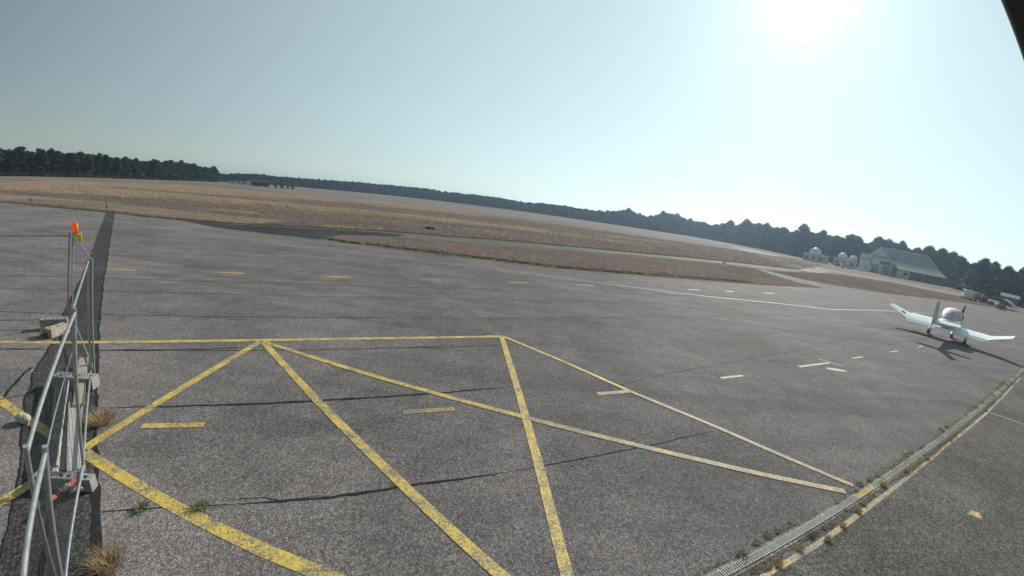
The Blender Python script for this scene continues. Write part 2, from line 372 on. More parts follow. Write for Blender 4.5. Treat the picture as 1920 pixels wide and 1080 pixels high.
# trench repair of darker asphalt
pl = px([(199, 397), (182, 440), (165, 490)]) + px([(148, 530), (113, 600), (99, 640), (62, 700), (43, 775), (38, 880), (18, 970), (0, 1040), (-50, 1150)]) + [Vector((-3.9, 0.2))]
pr = px([(215, 399), (208, 440), (200, 490), (190, 560), (184, 640), (181, 700), (180, 760), (181, 840), (184, 950), (186, 1075)]) + [Vector((-2.2, 0.6)), Vector((0.5, -1.8))]
ptch = jag(pl, 0.22, 0.10, 21) + list(reversed(jag(pr, 0.2, 0.07, 33)))
sheet('trench_patch', ptch, -0.0095, M['patch'])
strip('trench_edge_crack', pr, 0.07, -0.0072, M['seam'], 0.05, 0.15, 4)
strip('trench_edge_crack', pl[2:], 0.05, -0.0072, M['seam'], 0.07, 0.15, 14)
# darker strip by the repair where the asphalt was cut
# fine branching cracks
rc = random.Random(5)
for i in range(34):
    a_ = rc.uniform(-14, 34); o_ = rc.choice([5.6, 8.7, 11.9, 15, 18.1, 21.2]) + rc.uniform(-.1, .1); L_ = rc.uniform(.8, 3.2); t_ = rc.uniform(-.5, .5)
    strip('hairline_crack', [lane(a_, o_), lane(a_ + L_ * .5, o_ + t_ * .6), lane(a_ + L_, o_ + t_)], 0.018, -0.0088, M['seam'], 0.12, 0.10, i + 40, True)
for off, a0, a1 in ((5.63, 22, 60), (8.71, 20, 70), (11.9, 12, 80), (15.0, 44, 90), (21.2, -40, 30), (30.6, -50, 6)):
    strip('paving_seam', [lane(a0, off), lane(a1, off + .1)], 0.028, -0.0085, M['seam'], 0.03, 0.4, off + 1, True)
# oil and rubber stains, low contrast
M['stain'] = asphalt('stained_asphalt', 0.170, (1.0, 0.915, 0.89), 0.85, 0.6, grain=2.3)
for (u, v, rx_, ry_) in ((300, 835, 1.1, .35), (620, 800, 1.6, .3), (820, 870, .9, .35), (1150, 900, 1.4, .4), (1350, 640, 3.5, .5), (700, 560, 3.2, .4), (420, 590, 2.2, .3), (1000, 600, 3.6, .35), (1420, 760, 1.5, .4), (560, 700, 1.2, .25)):
    c = G(u, v); ps = []
    for k in range(40):
        t = k * math.pi / 20; q = 1 + .35 * mnoise.noise(Vector((math.cos(t) * 1.5 + u, math.sin(t) * 1.5, v)))+ .2 * mnoise.noise(Vector((math.cos(t) * 5 + u, math.sin(t) * 5, v)))
        ps.append(c + LD * math.cos(t) * rx_ * q + LN * math.sin(t) * ry_ * q)
    sheet('asphalt_stain', ps, -0.0105, M['stain'])
sheet('trench_cut_strip', jag(px([(172, 905), (172, 1079), (193, 1079), (191, 985), (186, 905)]), 0.12, 0.03, 5), -0.0060, M['seam'])
# paving seams along the lanes
for off, a0, a1, wd in ((37.19, -40, 0, .05), (34.39, -45, 8, .06), (31.97, -45, 14, .05), (29.23, -45, 20, .05), (27.26, -50, 34, .06), (25.87, -50, 20, .04), (23.32, -50, 34, .04), (20.23, -50, 44, .07), (18.09, -50, 34, .045), (14.99, -40, 44, .05), (11.88, -30, 9, .05)):
    strip('paving_seam', [lane(a0, off), lane((a0 + a1) / 2, off + random.uniform(-.1, .1)), lane(a1, off)], wd, -0.0085, M['seam'], 0.03, 0.5, off, True)
strip('paving_crack', px([(186, 764), (300, 761), (488, 756), (650, 748), (807, 737), (960, 724)]), 0.085, -0.008, M['seam'], 0.05, 0.12, 2, True)
strip('paving_crack', px([(441, 944), (600, 932), (741, 914), (948, 885)]), 0.065, -0.008, M['seam'], 0.04, 0.10, 5, True)
strip('paving_crack', px([(948, 885), (1100, 858), (1250, 828), (1340, 806)]), 0.035, -0.008, M['seam'], 0.03, 0.10, 6, True)
strip('paving_crack', px([(165, 960), (300, 951), (441, 944)]), 0.03, -0.008, M['seam'], 0.03, 0.10, 7, True)
strip('paving_crack', px([(190, 655), (330, 655), (480, 651)]), 0.06, -0.008, M['seam'], 0.04, 0.10, 9, True)
strip('paving_crack', px([(0, 750), (25, 722), (45, 700), (60, 688)]), 0.09, -0.008, M['seam'], 0.09, 0.10, 11)
strip('paving_crack', px([(0, 655), (60, 654), (80, 650)]), 0.05, -0.008, M['seam'], 0.03, 0.10, 12)
strip('paving_crack', px([(1060, 745), (1250, 700), (1500, 655), (1740, 600)]), 0.03, -0.008, M['seam'], 0.03, 0.3, 13, True)

# ------------------------------------------------------------------ painted markings
Z1, Z2 = -0.0065, -0.0035
def line(pts, wd, mat='yellow', z=Z1, name='yellow_line'):
    return strip(name, px(pts), wd, z, M[mat])
line([(-20, 640), (170, 641), (330, 639.3), (490, 637), (700, 634), (942, 630)], 0.20)
line([(490.5, 637), (593.6, 749), (753, 906), (938, 1077), (960, 1095)], 0.19, z=Z2)
line([(940.5, 630), (973, 737), (1008.5, 864), (1060, 1065), (1068, 1095)], 0.19, z=Z2)
line([(490, 639), (675.7, 697), (816, 737), (985, 782)], 0.17, z=-0.0005)
line([(985, 782), (1300, 859), (1448, 893), (1585, 921)], 0.17, 'yellow_worn', z=-0.0005)
line([(943, 630), (1060, 679), (1181, 733)], 0.15, z=-0.0005)
line([(1181, 733), (1300, 782), (1348, 802)], 0.15, 'yellow_worn', z=-0.0005)
line([(1348, 802), (1467, 854), (1600, 910)], 0.15, 'yellow_worn', z=-0.0005)
line([(158, 847), (326, 948), (488, 1028), (610, 1077), (650, 1095)], 0.21)
line([(-20, 735), (105, 819), (150, 843)], 0.21)
line([(488, 640), (286.6, 760.6), (165, 836), (158, 842)], 0.20, z=-0.0005)
line([(150, 846), (62, 904), (-20, 955)], 0.21, z=-0.0005)
line([(1400, 1110), (1437, 1076), (1537, 1017), (1648, 935.6)], 0.10, 'yellow_worn')
line([(1648, 935.6), (1770, 839), (1848, 776), (1915, 706)], 0.09, 'yellow_worn')
for a, b in (((265, 798), (383, 795.5)), ((755, 772.5), (852, 766)), ((1352, 708.5), (1393, 703.8)), ((1598, 671.5), (1618, 668.8)), ((1669, 659.8), (1684, 657.8)), ((1721, 651), (1731, 649))):
    line([a, b], 0.17 if a[0] < 1300 else 0.14, 'yellow' if a[0] < 700 else ('yellow_worn' if a[0] < 900 else 'pale'), -0.0035, 'yellow_dash')
line([(1121, 738), (1183, 733)], 0.17, 'yellow_worn', -0.0035, 'yellow_dash')
line([(1498, 687.3), (1555, 680)], 0.15, 'pale', -0.0035, 'yellow_dash')
line([(1533, 672.5), (1556, 679.3), (1582, 687)], 0.11, 'pale', -0.0005, 'tee_bar')
mb = MB(); c = G(1568, 693); mb.add([(c.x + 0.36 * math.cos(t) * 1.4 - .1 * math.sin(t), c.y + 0.19 * math.sin(t), -0.0035) for t in [i * math.pi / 8 for i in range(16)]], [tuple(range(16))])
struct(mb.obj('white_paint_spot', M['pale']))
for a, b in (((203, 505.3), (253.5, 506)), ((408.5, 510.3), (459, 512.5)), ((606, 518), (655.5, 519.5)), ((791, 523.5), (829, 525)), ((953, 529), (989, 530)), ((1081, 533.5), (1113, 535.2)), ((1290, 542.7), (1312, 543.6)), ((1360, 546), (1377, 547)), ((1433, 549), (1452, 550.2))):
    line([a, b], 0.24, 'yellow' if a[0] < 700 else 'yellow_worn', -0.0035, 'yellow_dash')
line([(205, 413), (250, 419), (296, 426), (416, 443.7), (512.5, 454.6), (700, 478), (890, 500), (1124, 530), (1240, 545), (1312, 554), (1462, 569), (1556, 580), (1650, 582), (1800, 590)], 0.20, 'white_worn', Z1, 'white_edge_line')
line([(0, 396), (100, 403), (188, 411)], 0.2, 'white_worn', Z1, 'white_edge_line')
line([(1852, 772), (1880, 781), (1925, 797)], 0.12, 'white_worn', Z1, 'white_edge_line')
# yellow paint splash
m, nt, p = new_mat('paint_splash'); co = coords(nt)
v = node(nt, 'ShaderNodeTexVoronoi', ins={'Scale': 34.0}); nt.links.new(co, v.inputs['Vector'])
gm = noi(nt, co, 5, 5, 0.75)
mr = node(nt, 'ShaderNodeMapRange', ins={'From Min': 0.42, 'From Max': 0.56}); nt.links.new(gm, mr.inputs[0])
nt.links.new(mixc(nt, (0.07, 0.066, 0.05, 1), (0.62, 0.40, 0.03, 1), mr.outputs[0]), p.inputs['Base Color'])
M['splash'] = m
c = G(1829, 964); mb = MB()
mb.add([(c.x + math.cos(t) * (0.17 + .05 * math.sin(3 * t) + .04 * math.sin(7 * t + 1) + .03 * math.sin(13 * t)), c.y + math.sin(t) * (0.13 + .03 * math.sin(4 * t + 2) + .03 * math.sin(11 * t)), -0.0035) for t in [i * math.pi / 36 for i in range(72)]], [tuple(range(72))])
for k in range(26):
    a_ = random.uniform(0, 6.28); q_ = random.uniform(.16, .42); x_, y_, r_ = c.x + math.cos(a_) * q_, c.y + math.sin(a_) * q_, random.uniform(.008, .028)
    mb.add([(x_ + r_ * math.cos(t * 1.05), y_ + r_ * math.sin(t * 1.05) * .7, -0.0032) for t in range(6)], [tuple(range(6))])
struct(mb.obj('yellow_paint_splash', M['yellow_worn']))
mb = MB(); mb.add([(c.x + math.cos(t) * (0.13 + .03 * math.sin(5 * t) + .02 * math.sin(9 * t)), c.y + math.sin(t) * (0.11 + .02 * math.sin(3 * t + 2) + .02 * math.sin(11 * t)), -0.0025) for t in [i * math.pi / 20 for i in range(40)]], [tuple(range(40))])
M['splash_core'] = paint('splash_paint', (0.75, 0.46, 0.04), 0.22, 0.14)
struct(mb.obj('yellow_paint_splash', M['splash_core']))

# ------------------------------------------------------------------ drain
dr = thing('drain_channel', lane(0, 2.385), LA, 'long slotted metal drain channel running across the asphalt beside the yellow line', 'drain')
M['frame_grey'] = flat('weathered_frame', (0.36, 0.35, 0.32), 0.75, 0, 0.3, 5)
mb = MB(); A0, A1 = 2.0, 62.0
mb.box(A0, A1, -0.065, -0.05, -0.012, 0.012); mb.box(A0, A1, 0.05, 0.065, -0.012, 0.012)
for x in np.arange(A0, 40, 1.0): mb.box(x, x + 0.03, -0.05, 0.05, -0.008, 0.0125)
mb.obj('frame', M['frame_grey'], dr)
mb = MB(); mb.box(A0, A1, -0.05, 0.05, -0.01, -0.006); mb.obj('channel_floor', M['plastic_dark'], dr)
M['kerb'] = asphalt('drain_concrete', 0.30, (1.0, 0.96, 0.87), 0.9, 0.0, 0.9, 2.0)
strip('drain_kerb', [lane(1.5, 2.475), lane(30, 2.475), lane(60, 2.475)], 0.055, -0.0048, M['kerb'], 0.012, 0.15, 71)
strip('drain_kerb', [lane(1.5, 2.295), lane(30, 2.295), lane(60, 2.295)], 0.055, -0.0048, M['kerb'], 0.012, 0.15, 72)
def grate(a0, a1, mat, name, step=0.05):
    mb = MB(); x = a0
    while x < a1:
        mb.box(x, x + step * 0.5, -0.0495, 0.0495, -0.002, 0.0095); x += step
    return mb.obj(name, M[mat], dr)
ya = G(1607, 932).dot(LD); yb = G(1632, 912).dot(LD)
grate(A0, ya, 'galv_dull', 'grating'); grate(ya, yb, 'yellow_case', 'painted_grating')['label'] = 'yellow painted section of the drain grating'; grate(yb, 40, 'galv_dull', 'grating', 0.06); grate(40, A1, 'galv_dull', 'grating', 0.09)
# sandy dirt along the drain
dirt_m = asphalt('sandy_dirt', 0.15, (1.0, 0.87, 0.70), 1.1, 0.0, 0.95, 2.2)
strip('drain_dirt', [lane(1.5, 2.27), lane(14, 2.27), lane(40, 2.28)], 0.20, -0.0052, dirt_m, 0.10, 0.12, 2)
strip('drain_dirt', [lane(1.5, 2.46), lane(14, 2.47), lane(40, 2.47)], 0.10, -0.0052, dirt_m, 0.10, 0.12, 5)

ORD = 'first second third fourth fifth sixth seventh eighth ninth tenth eleventh twelfth thirteenth fourteenth fifteenth sixteenth seventeenth eighteenth nineteenth'.split()
TENS = 'twentieth thirtieth fortieth fiftieth sixtieth seventieth eightieth'.split(); TW = 'twenty thirty forty fifty sixty seventy eighty'.split()
def ordinal(n):
    if n < 20: return ORD[n - 1]
    t, u_ = divmod(n, 10); return TENS[t - 2] if u_ == 0 else TW[t - 2] + '-' + ORD[u_ - 1]

# ------------------------------------------------------------------ plants
def blades(n, rad, h, wd, lean=0.6, dens=1.0, seed=1, flatleaf=False):
    r = np.random.default_rng(seed)
    a = r.uniform(0, 2 * np.pi, n); q = rad * np.sqrt(r.uniform(0, 1, n)) * 0.55
    bx, by = np.cos(a) * q, np.sin(a) * q
    la = a + r.normal(0, 0.7, n); ln = lean * r.uniform(0.2, 1.2, n) * h; hh = h * r.uniform(0.35, 1.0, n)
    out_ = np.zeros((n, 5, 3))
    wx, wy = -np.sin(la) * wd / 2, np.cos(la) * wd / 2
    k = r.uniform(0.6, 1.4, n)
    for j, (t, s) in enumerate(((0, 1), (0, -1), (0.55, -0.8), (0.55, 0.8), (1, 0))):
        out_[:, j, 0] = bx + np.cos(la) * ln * t ** 1.6 + wx * s * k; out_[:, j, 1] = by + np.sin(la) * ln * t ** 1.6 + wy * s * k
        out_[:, j, 2] = hh * (t - 0.25 * t * t * lean)
    v = out_.reshape(-1, 3); base = np.arange(n) * 5
    idx = np.stack([base, base + 1, base + 2, base + 3], 1)
    tri = np.stack([base + 3, base + 2, base + 4, base + 4], 1)
    # triangle tips as quads with a doubled corner are avoided: build tips as own triangles
    return v, idx, tri[:, :3]
def tuft(name, n, rad, h, wd, mat, lean=0.7, seed=1):
    v, q, t = blades(n, rad, h, wd, lean, seed=seed)
    me = bpy.data.meshes.new(name); me.from_pydata(v.tolist(), [], q.tolist() + t.tolist()); me.materials.append(mat)
    o = bpy.data.objects.new(name, me); scn.collection.objects.link(o); return o
def in_poly(xs, ys, poly):
    inside = np.zeros(len(xs), bool); n = len(poly); j = n - 1
    for i in range(n):
        xi, yi = poly[i][0], poly[i][1]; xj, yj = poly[j][0], poly[j][1]
        c_ = ((yi > ys) != (yj > ys)) & (xs < (xj - xi) * (ys - yi) / (yj - yi + 1e-12) + xi)
        inside ^= c_; j = i
    return inside
def fbm(xs, ys, sc, seed):
    r = np.random.default_rng(seed); out_ = np.zeros_like(xs); amp = 1; tot = 0
    for o_ in range(4):
        g = r.uniform(0, 1, (64, 64)); X = xs * sc * 2 ** o_; Y = ys * sc * 2 ** o_
        xi = np.floor(X).astype(int); yi = np.floor(Y).astype(int); fx = X - xi; fy = Y - yi
        fx = fx * fx * (3 - 2 * fx); fy = fy * fy * (3 - 2 * fy)
        s_ = lambda a, b: g[a % 64, b % 64]
        out_ += amp * ((s_(xi, yi) * (1 - fx) + s_(xi + 1, yi) * fx) * (1 - fy) + (s_(xi, yi + 1) * (1 - fx) + s_(xi + 1, yi + 1) * fx) * fy); tot += amp; amp *= .55
    return out_ / tot
def grass(name, xs, ys, h, wd, mat, label, per=3):
    n = len(xs); r = np.random.default_rng(len(xs))
    X = np.repeat(xs, per) + r.normal(0, 0.10, n * per); Y = np.repeat(ys, per) + r.normal(0, 0.10, n * per)
    hh = np.repeat(h, per) * r.uniform(0.55, 1.1, n * per); a = r.uniform(0, 2 * np.pi, n * per)
    wv = wd * r.uniform(0.6, 1.4, n * per); la = r.uniform(0, 2 * np.pi, n * per); ln = hh * r.uniform(0.1, 0.6, n * per)
    v = np.zeros((n * per, 3, 3))
    v[:, 0, 0] = X + np.cos(a) * wv; v[:, 0, 1] = Y + np.sin(a) * wv
    v[:, 1, 0] = X - np.cos(a) * wv; v[:, 1, 1] = Y - np.sin(a) * wv
    v[:, 2, 0] = X + np.cos(la) * ln; v[:, 2, 1] = Y + np.sin(la) * ln; v[:, 2, 2] = hh
    v[:, :2, 2] = -0.02
    o = np_mesh(name, v.reshape(-1, 3), 3, mat); return tag(o, label, 'grass', kind='stuff')
weed_src = [tuft('weed_tuft', 70, 0.22, 0.13, 0.02, M['weed'], 0.9, s) for s in (1, 2, 3)]
straw_src = [tuft('dry_grass_tuft', 260, 0.22, 0.22, 0.0065, M['straw'], 0.85, s) for s in (4, 5)]
used = set()
def place(src, p, sc, label, cat, group=None, rz=None):
    o = src if src.name not in used else src.copy()
    if src.name in used: scn.collection.objects.link(o)
    used.add(src.name)
    o.location = (p[0], p[1], 0.0); o.scale = sc if isinstance(sc, tuple) else (sc,) * 3
    o.rotation_euler = (0, 0, random.uniform(0, 6.28) if rz is None else rz)
    return tag(o, label, cat, group)
place(weed_src[0], G(265, 954), (0.9, 0.7, 0.8), 'flat green weed in the crack left of the brighter weed, near the thick yellow line', 'weed')
place(weed_src[1], G(378, 951), (0.9, 0.7, 1.0), 'bright green weed growing in the crack on the upper side of the thick yellow line', 'weed')
place(straw_src[0], G(205, 1062), (1.3, 1.3, 1.4), 'bushy dry brown grass clump at the bottom left beside the dark trench strip', 'dry grass')
place(straw_src[1], G(190, 792), (1.6, 1.6, 1.4), 'spiky dry straw plant beside the fence where the yellow diagonals nearly meet', 'dry grass')
place(weed_src[2], G(92, 630), (1.5, 1.5, 3.2), 'brown and green weed heap in front of the tan concrete fence foot', 'weed')
WD = []
gdr = 'weeds growing along the drain channel'
for i, (u, v, s) in enumerate([(1390, 1042, 1.5), (1418, 1018, 1.1), (1440, 1004, 1.3), (1458, 996, 1.0), (1522, 1004, 1.3), (1546, 990, .8), (1612, 908, 1.5), (1630, 900, 1.4), (1645, 893, 1.0), (1606, 922, .9), (1698, 853, 1.3), (1708, 848, 1.2), (1765, 806, 1.7), (1774, 800, 1.3), (1782, 826, 1.2), (1812, 780, 1.4), (1830, 765, 1.6), (1842, 757, 1.5), (1850, 770, 1.3), (1862, 742, 1.7), (1875, 733, 1.6), (1886, 722, 1.7), (1893, 716, 1.5), (1902, 708, 1.6), (1862, 756, 1.2), (1876, 744, 1.2), (1570, 945, .8), (1660, 905, .7), (1728, 840, .9), (1800, 795, 1.0), (1480, 978, .7), (1585, 955, .7)]):
    p = G(u, v); s *= 0.40
    WD.append((u, place(weed_src[i % 3], p, (s, s, s * 0.9), 'x', 'weed', gdr)))
WD.sort(key=lambda q: q[0]); ny = sum(1 for q in WD if q[0] < 1620)
for i, (u, o_) in enumerate(WD):
    o_['label'] = (ordinal(i + 1) + ' green weed along the drain, counted from the bottom up to the yellow grating') if i < ny else (ordinal(i - ny + 1) + ' green weed along the drain, counted upwards from the yellow painted grating')
def moss(name, o_, n, spread, lab, seed):
    r = np.random.default_rng(seed); a_ = r.uniform(2.5, 46, n); cl = fbm(a_, a_ * 0 + seed, 0.9, seed); k = cl > 0.52; a_ = a_[k]; of = o_ + r.normal(0, spread, len(a_))
    grass(name, a_ * LD.x + of * LN.x, a_ * LD.y + of * LN.y, 0.02 + 0.05 * r.uniform(0, 1, len(a_)), 0.008, M['weed'] if seed % 2 else M['straw'], lab, 3)
moss('drain_moss', 2.50, 2600, .035, 'thin green growth in the crack on the upper side of the drain', 41)
moss('drain_litter', 2.25, 2600, .06, 'thin dry litter and grass in the dirt below the drain', 42)
moss('drain_growth', 2.27, 1600, .05, 'sparse green growth in the dirt below the drain', 43)
gds = 'dry straw tufts along the drain channel'; SD = []
for i, (u, v, s) in enumerate([(1655, 910, .55), (1552, 1012, .45), (1500, 1030, .4), (1610, 960, .4), (1620, 945, .35), (1700, 885, .4), (1740, 860, .4), (1460, 1058, .45), (1580, 985, .4)]):
    SD.append((u, place(straw_src[i % 2], G(u, v), s, 'x', 'dry grass', gds)))
SD.sort(key=lambda q: q[0])
for i, (u, o_) in enumerate(SD): o_['label'] = ordinal(i + 1) + ' dry straw tuft from the left between drain channel and worn yellow line'

# the field starts where the paving ends
field_poly = [(-115, 37)] + [(p.x, p.y + 0.15) for p in far_edge] + [(p.x, p.y + 0.2) for p in wedge_out] + [(150, 175), (140, 235), (60, 320), (-60, 330), (-190, 300), (-190, 60)]
def scatter(n, poly, x0, x1, y0, y1, seed, fall=0.0):
    r = np.random.default_rng(seed); xs = r.uniform(x0, x1, n)
    u_ = r.uniform(0, 1, n); ys = y0 + (y1 - y0) * u_ ** (1 + fall)
    k = in_poly(xs, ys, poly); return xs[k], ys[k]
xs, ys = scatter(240000, field_poly, -130, 110, 34, 150, 11, 0.8)
rot = R(10); a_ = xs * math.cos(rot) + ys * math.sin(rot); b_ = -xs * math.sin(rot) + ys * math.cos(rot)
f1 = fbm(a_ * 0.16 + 31, b_ + 7, 0.10, 5)
dist_line = ys - 36
lush = f1 > np.interp(xs, [-60, -20, -4, 10, 40], [0.43, 0.45, 0.52, 0.60, 0.66])
lush |= (xs < -27 + 8 * (f1 - .5)) & (ys < 46.5) & (ys > 37.6 + 2 * f1)
lush &= ~((xs < -20) & (ys > 46.5) & (ys < 50))
k = lush & (rng.uniform(0, 1, len(xs)) < 0.8)
grass('tall_dry_grass', xs[k], ys[k], 0.35 + 0.55 * (f1[k] - 0.45) / 0.3, 0.045, M['grass_tan'], 'tall tan dry grass standing in bands across the airfield')
k = ~lush & (rng.uniform(0, 1, len(xs)) < 0.6)
grass('short_brown_grass', xs[k], ys[k], 0.16 + 0.1 * rng.uniform(0, 1, k.sum()), 0.05, M['grass_brown'], 'short reddish brown dry grass covering the airfield')
rg_ = [(p.x, p.y) for p in px([(1562, 514), (1612, 521), (1675, 531), (1740, 544.5), (1800, 556.5), (1870, 573), (1915, 586), (1885, 581), (1800, 566), (1690, 553), (1640, 546), (1560, 534), (1510, 524), (1440, 508), (1500, 511)])]
x_, y_ = scatter(110000, rg_, 40, 140, 45, 115, 19)
grass('roadside_grass', x_, y_, 0.10 + 0.12 * rng.uniform(0, 1, len(x_)), 0.06, M['grass_brown'], 'short dry grass between the hangar road and the far apron edge', 2)
isl = [(p.x, p.y) for p in px([(603, 447), (612, 449), (650, 456), (700, 461), (852, 480.5), (1046, 503.5), (1160, 513), (1285, 523), (1410, 533), (1500, 538), (1540, 539.5), (1500, 531.5), (1472, 524), (1431, 510), (1410, 503.5), (1354, 495), (1182, 479), (1000, 464), (837, 451), (740, 445), (680, 442.5), (635, 442.5)])]
xs, ys = scatter(80000, isl, -20, 60, 30, 90, 12)
grass('island_grass', xs, ys, 0.14 + 0.3 * np.clip(fbm(xs, ys, 0.25, 8) - 0.35, 0, 1), 0.04, M['grass_brown'], 'dry brown grass on the island between apron and taxiway')
# green verge along the paving edges
def verge(name, pts, n, wd, lab, seed):
    r = np.random.default_rng(seed); P = np.array([(p[0], p[1]) for p in pts]); seg = np.hypot(*(P[1:] - P[:-1]).T); cs = np.concatenate([[0], np.cumsum(seg)])
    t = r.uniform(0, cs[-1], n); xs_ = np.interp(t, cs, P[:, 0]); ys_ = np.interp(t, cs, P[:, 1])
    return grass(name, xs_, ys_ + r.uniform(0, wd, n), 0.07 + 0.1 * r.uniform(0, 1, n), 0.035, M['grass_green'], lab, 3)
verge('verge_grass', [(p.x, p.y) for p in far_edge + wedge_out], 9000, 0.9, 'olive green grass verge along the far edge of the apron and taxiway', 3)
verge('island_verge_grass', [(p.x, p.y) for p in px([(603, 447), (650, 455.5), (700, 460), (852, 479), (1046, 502), (1160, 511.5), (1285, 521), (1410, 531)])], 7000, 0.8, 'green grass verge at the pointed end and near edge of the grass island', 4)

# ------------------------------------------------------------------ trees
def crown_mesh(name, seed, hh=17.0, cw=3.6, z0=3.0, pine=False, n=1500, qs=1.0):
    r = np.random.default_rng(seed); C = []
    if pine:
        nc = 13
        for i in range(nc):
            t = r.uniform(0, 1); a = r.uniform(0, 6.28); q = cw * r.uniform(0.15, 0.75) * (1 - 0.35 * t)
            C.append((math.cos(a) * q, math.sin(a) * q, hh * (0.62 + 0.33 * t) - 0.4, r.uniform(1.2, 2.1), 0.6))
        C.append((0, 0, hh - 1.5, 1.9, 0.62))
    else:
        nc = 24
        for i in range(nc):
            t = (i + r.uniform(0, 1)) / nc; a = r.uniform(0, 6.28)
            prof = math.sin(math.pi * min(1, 0.22 + 0.72 * t)) ** 0.6
            q = cw * prof * r.uniform(0.25, 0.8)
            C.append((math.cos(a) * q, math.sin(a) * q, z0 + (hh - 1.9 - z0) * t, r.uniform(1.2, 2.2) * (1.15 - 0.4 * t), 0.8))
        C += [(0.2, 0.1, hh - 1.6, 1.6, 0.95), (-.5, .6, hh - 2.5, 2.0, .8), (.7, -.6, hh - 2.9, 2.0, .8)]
    C = np.array(C); k = r.integers(0, len(C), n); d = r.normal(0, 1, (n, 3)); d /= np.linalg.norm(d, axis=1)[:, None]
    rad = C[k, 3] * r.uniform(0.55, 1.08, n)
    P = C[k, :3] + d * rad[:, None] * np.stack([np.ones(n), np.ones(n), C[k, 4]], 1)
    s = r.uniform(0.22, 0.5, n) * qs
    u_ = r.normal(0, 1, (n, 3)); u_ /= np.linalg.norm(u_, axis=1)[:, None]
    w_ = np.cross(d + 0.5 * u_, r.normal(0, 1, (n, 3))); w_ /= np.linalg.norm(w_, axis=1)[:, None] + 1e-9
    v_ = np.cross(w_, d); v_ /= np.linalg.norm(v_, axis=1)[:, None] + 1e-9
    q = np.stack([P - w_ * s[:, None] - v_ * s[:, None] * .6, P + w_ * s[:, None] - v_ * s[:, None] * .6, P + w_ * s[:, None] * .7 + v_ * s[:, None] * .6, P - w_ * s[:, None] * .7 + v_ * s[:, None] * .6], 1)
    return q.reshape(-1, 3), C
def make_tree(kind, seed, hh, cw, z0, pine, n, qs=1.0):
    root = bpy.data.objects.new(kind, None); scn.collection.objects.link(root)
    v, C = crown_mesh('crown', seed, hh, cw, z0, pine, n, qs)
    np_mesh('crown', v, 4, M['leaf'], root)
    mb = MB(); r = random.Random(seed); lean = r.uniform(-.4, .4)
    mb.tube([(0, 0, -0.1), (lean * .3, 0, hh * .3), (lean, lean * .5, hh * .62), (lean * .8, 0, hh * .9)], [.24, .19, .13, .04], 7)
    for c_ in C[::3]:
        zb = max(1.5, c_[2] - 1.6 - r.uniform(0, 1)); mb.tube([(lean * zb / hh, 0, zb), (c_[0] * .5, c_[1] * .5, (zb + c_[2]) / 2 - .1), (c_[0], c_[1], c_[2])], [.08, .055, .02], 5)
    mb.obj('trunk', M['barkm'], root)
    return root
ROWS = []; ROW2 = []
T = {}
T['edge'] = [make_tree('broadleaf_tree', 100 + i, 17, (4.6, 4.0, 5.0, 3.6)[i], (0.5, 1.0, 0.4, 0.8)[i], False, 5200, .78) for i in range(4)]
T['pine'] = [make_tree('pine_tree', 200 + i, 17, 3.4, 0, True, 1300) for i in range(3)]
T['far'] = [make_tree('woodland_tree', 300 + i, 17, 5.2, 0.3, False, 1300) for i in range(3)]
tops = [(-40, 273, 0), (0, 275, 0), (38, 274, 0), (50, 280, 0), (75, 277, 0), (97, 276, 0), (110, 281, 0), (150, 281, 0), (188, 284, 0), (200, 288, 0), (235, 292, 0), (255, 296, 0), (290, 296, 0), (320, 300, 0), (340, 299, 0), (365, 305, 0), (385, 311, 0), (400, 311, 0),
        (412, 325, 1), (450, 323, 1), (470, 324, 1), (492, 325, 1), (520, 329, 1), (600, 335, 1), (650, 338, 1), (700, 342, 1), (740, 346, 1), (800, 351, 1), (830, 357, 1), (900, 364, 1), (950, 371, 1), (985, 378, 1), (1010, 378, 1), (1060, 384, 1),
        (1100, 390, 2), (1140, 393, 2), (1180, 389, 2), (1200, 399, 2), (1222, 402, 2), (1245, 394, 2), (1270, 399, 2), (1295, 409, 2), (1320, 414, 2), (1355, 418, 2), (1372, 411, 2), (1385, 420, 2), (1402, 410, 2), (1440, 417, 2), (1470, 424, 2), (1495, 430, 2), (1510, 420, 2), (1525, 433, 2), (1545, 429, 2), (1570, 441, 2), (1600, 439, 2), (1612, 441, 2), (1625, 456, 2), (1652, 441, 2), (1668, 446, 2), (1695, 450, 2), (1712, 468, 2), (1722, 463, 2), (1745, 459, 2), (1770, 465, 2), (1790, 470, 2), (1805, 478, 2), (1830, 492, 2), (1850, 482, 2), (1870, 487, 2), (1895, 497, 2), (1925, 500, 2), (1960, 512, 2)]
def wood_depth(az):   # metres to the wood edge along each bearing
    return float(np.interp(math.degrees(az), [-75, -60, -55, -50, -45, -40.2, -39.6, -37, -30, -20, -13, -6, 1.7, 9, 17, 24, 30, 36, 42, 47, 50, 52, 54, 58, 80],
                           [245, 250, 256, 268, 312, 385, 455, 480, 570, 630, 590, 515, 460, 400, 385, 380, 335, 268, 252, 252, 246, 232, 205, 178, 160]))
tree_used = set(); tree_n = 0
gl = {0: ('wood on the left behind the tan grass', 'tall dark pine in the wood edge at the left behind the tan grass', 'pine tree', 'pines in the left wood'),
      1: ('', 'small hazy tree in the far wood beyond the runway in the middle of the view', 'tree', 'trees in the far middle wood'),
      2: ('', 'bluish broad-crowned tree in the wood edge on the right behind hangar and domes', 'tree', 'trees in the right wood')}
def put_tree(src, x, y, s, sxy, zone, label=None, group=None):
    global tree_n
    if src.name in tree_used: o = copy_tree(src)
    else: o = src; tree_used.add(src.name)
    o.location = (x, y, -0.05); o.scale = (s * sxy, s * sxy, s); o.rotation_euler = (0, 0, random.uniform(0, 6.28))
    if label: tag(o, label, 'tree', group)
    else: tag(o, gl[zone][1], gl[zone][2], gl[zone][3])
    tree_n += 1; return o
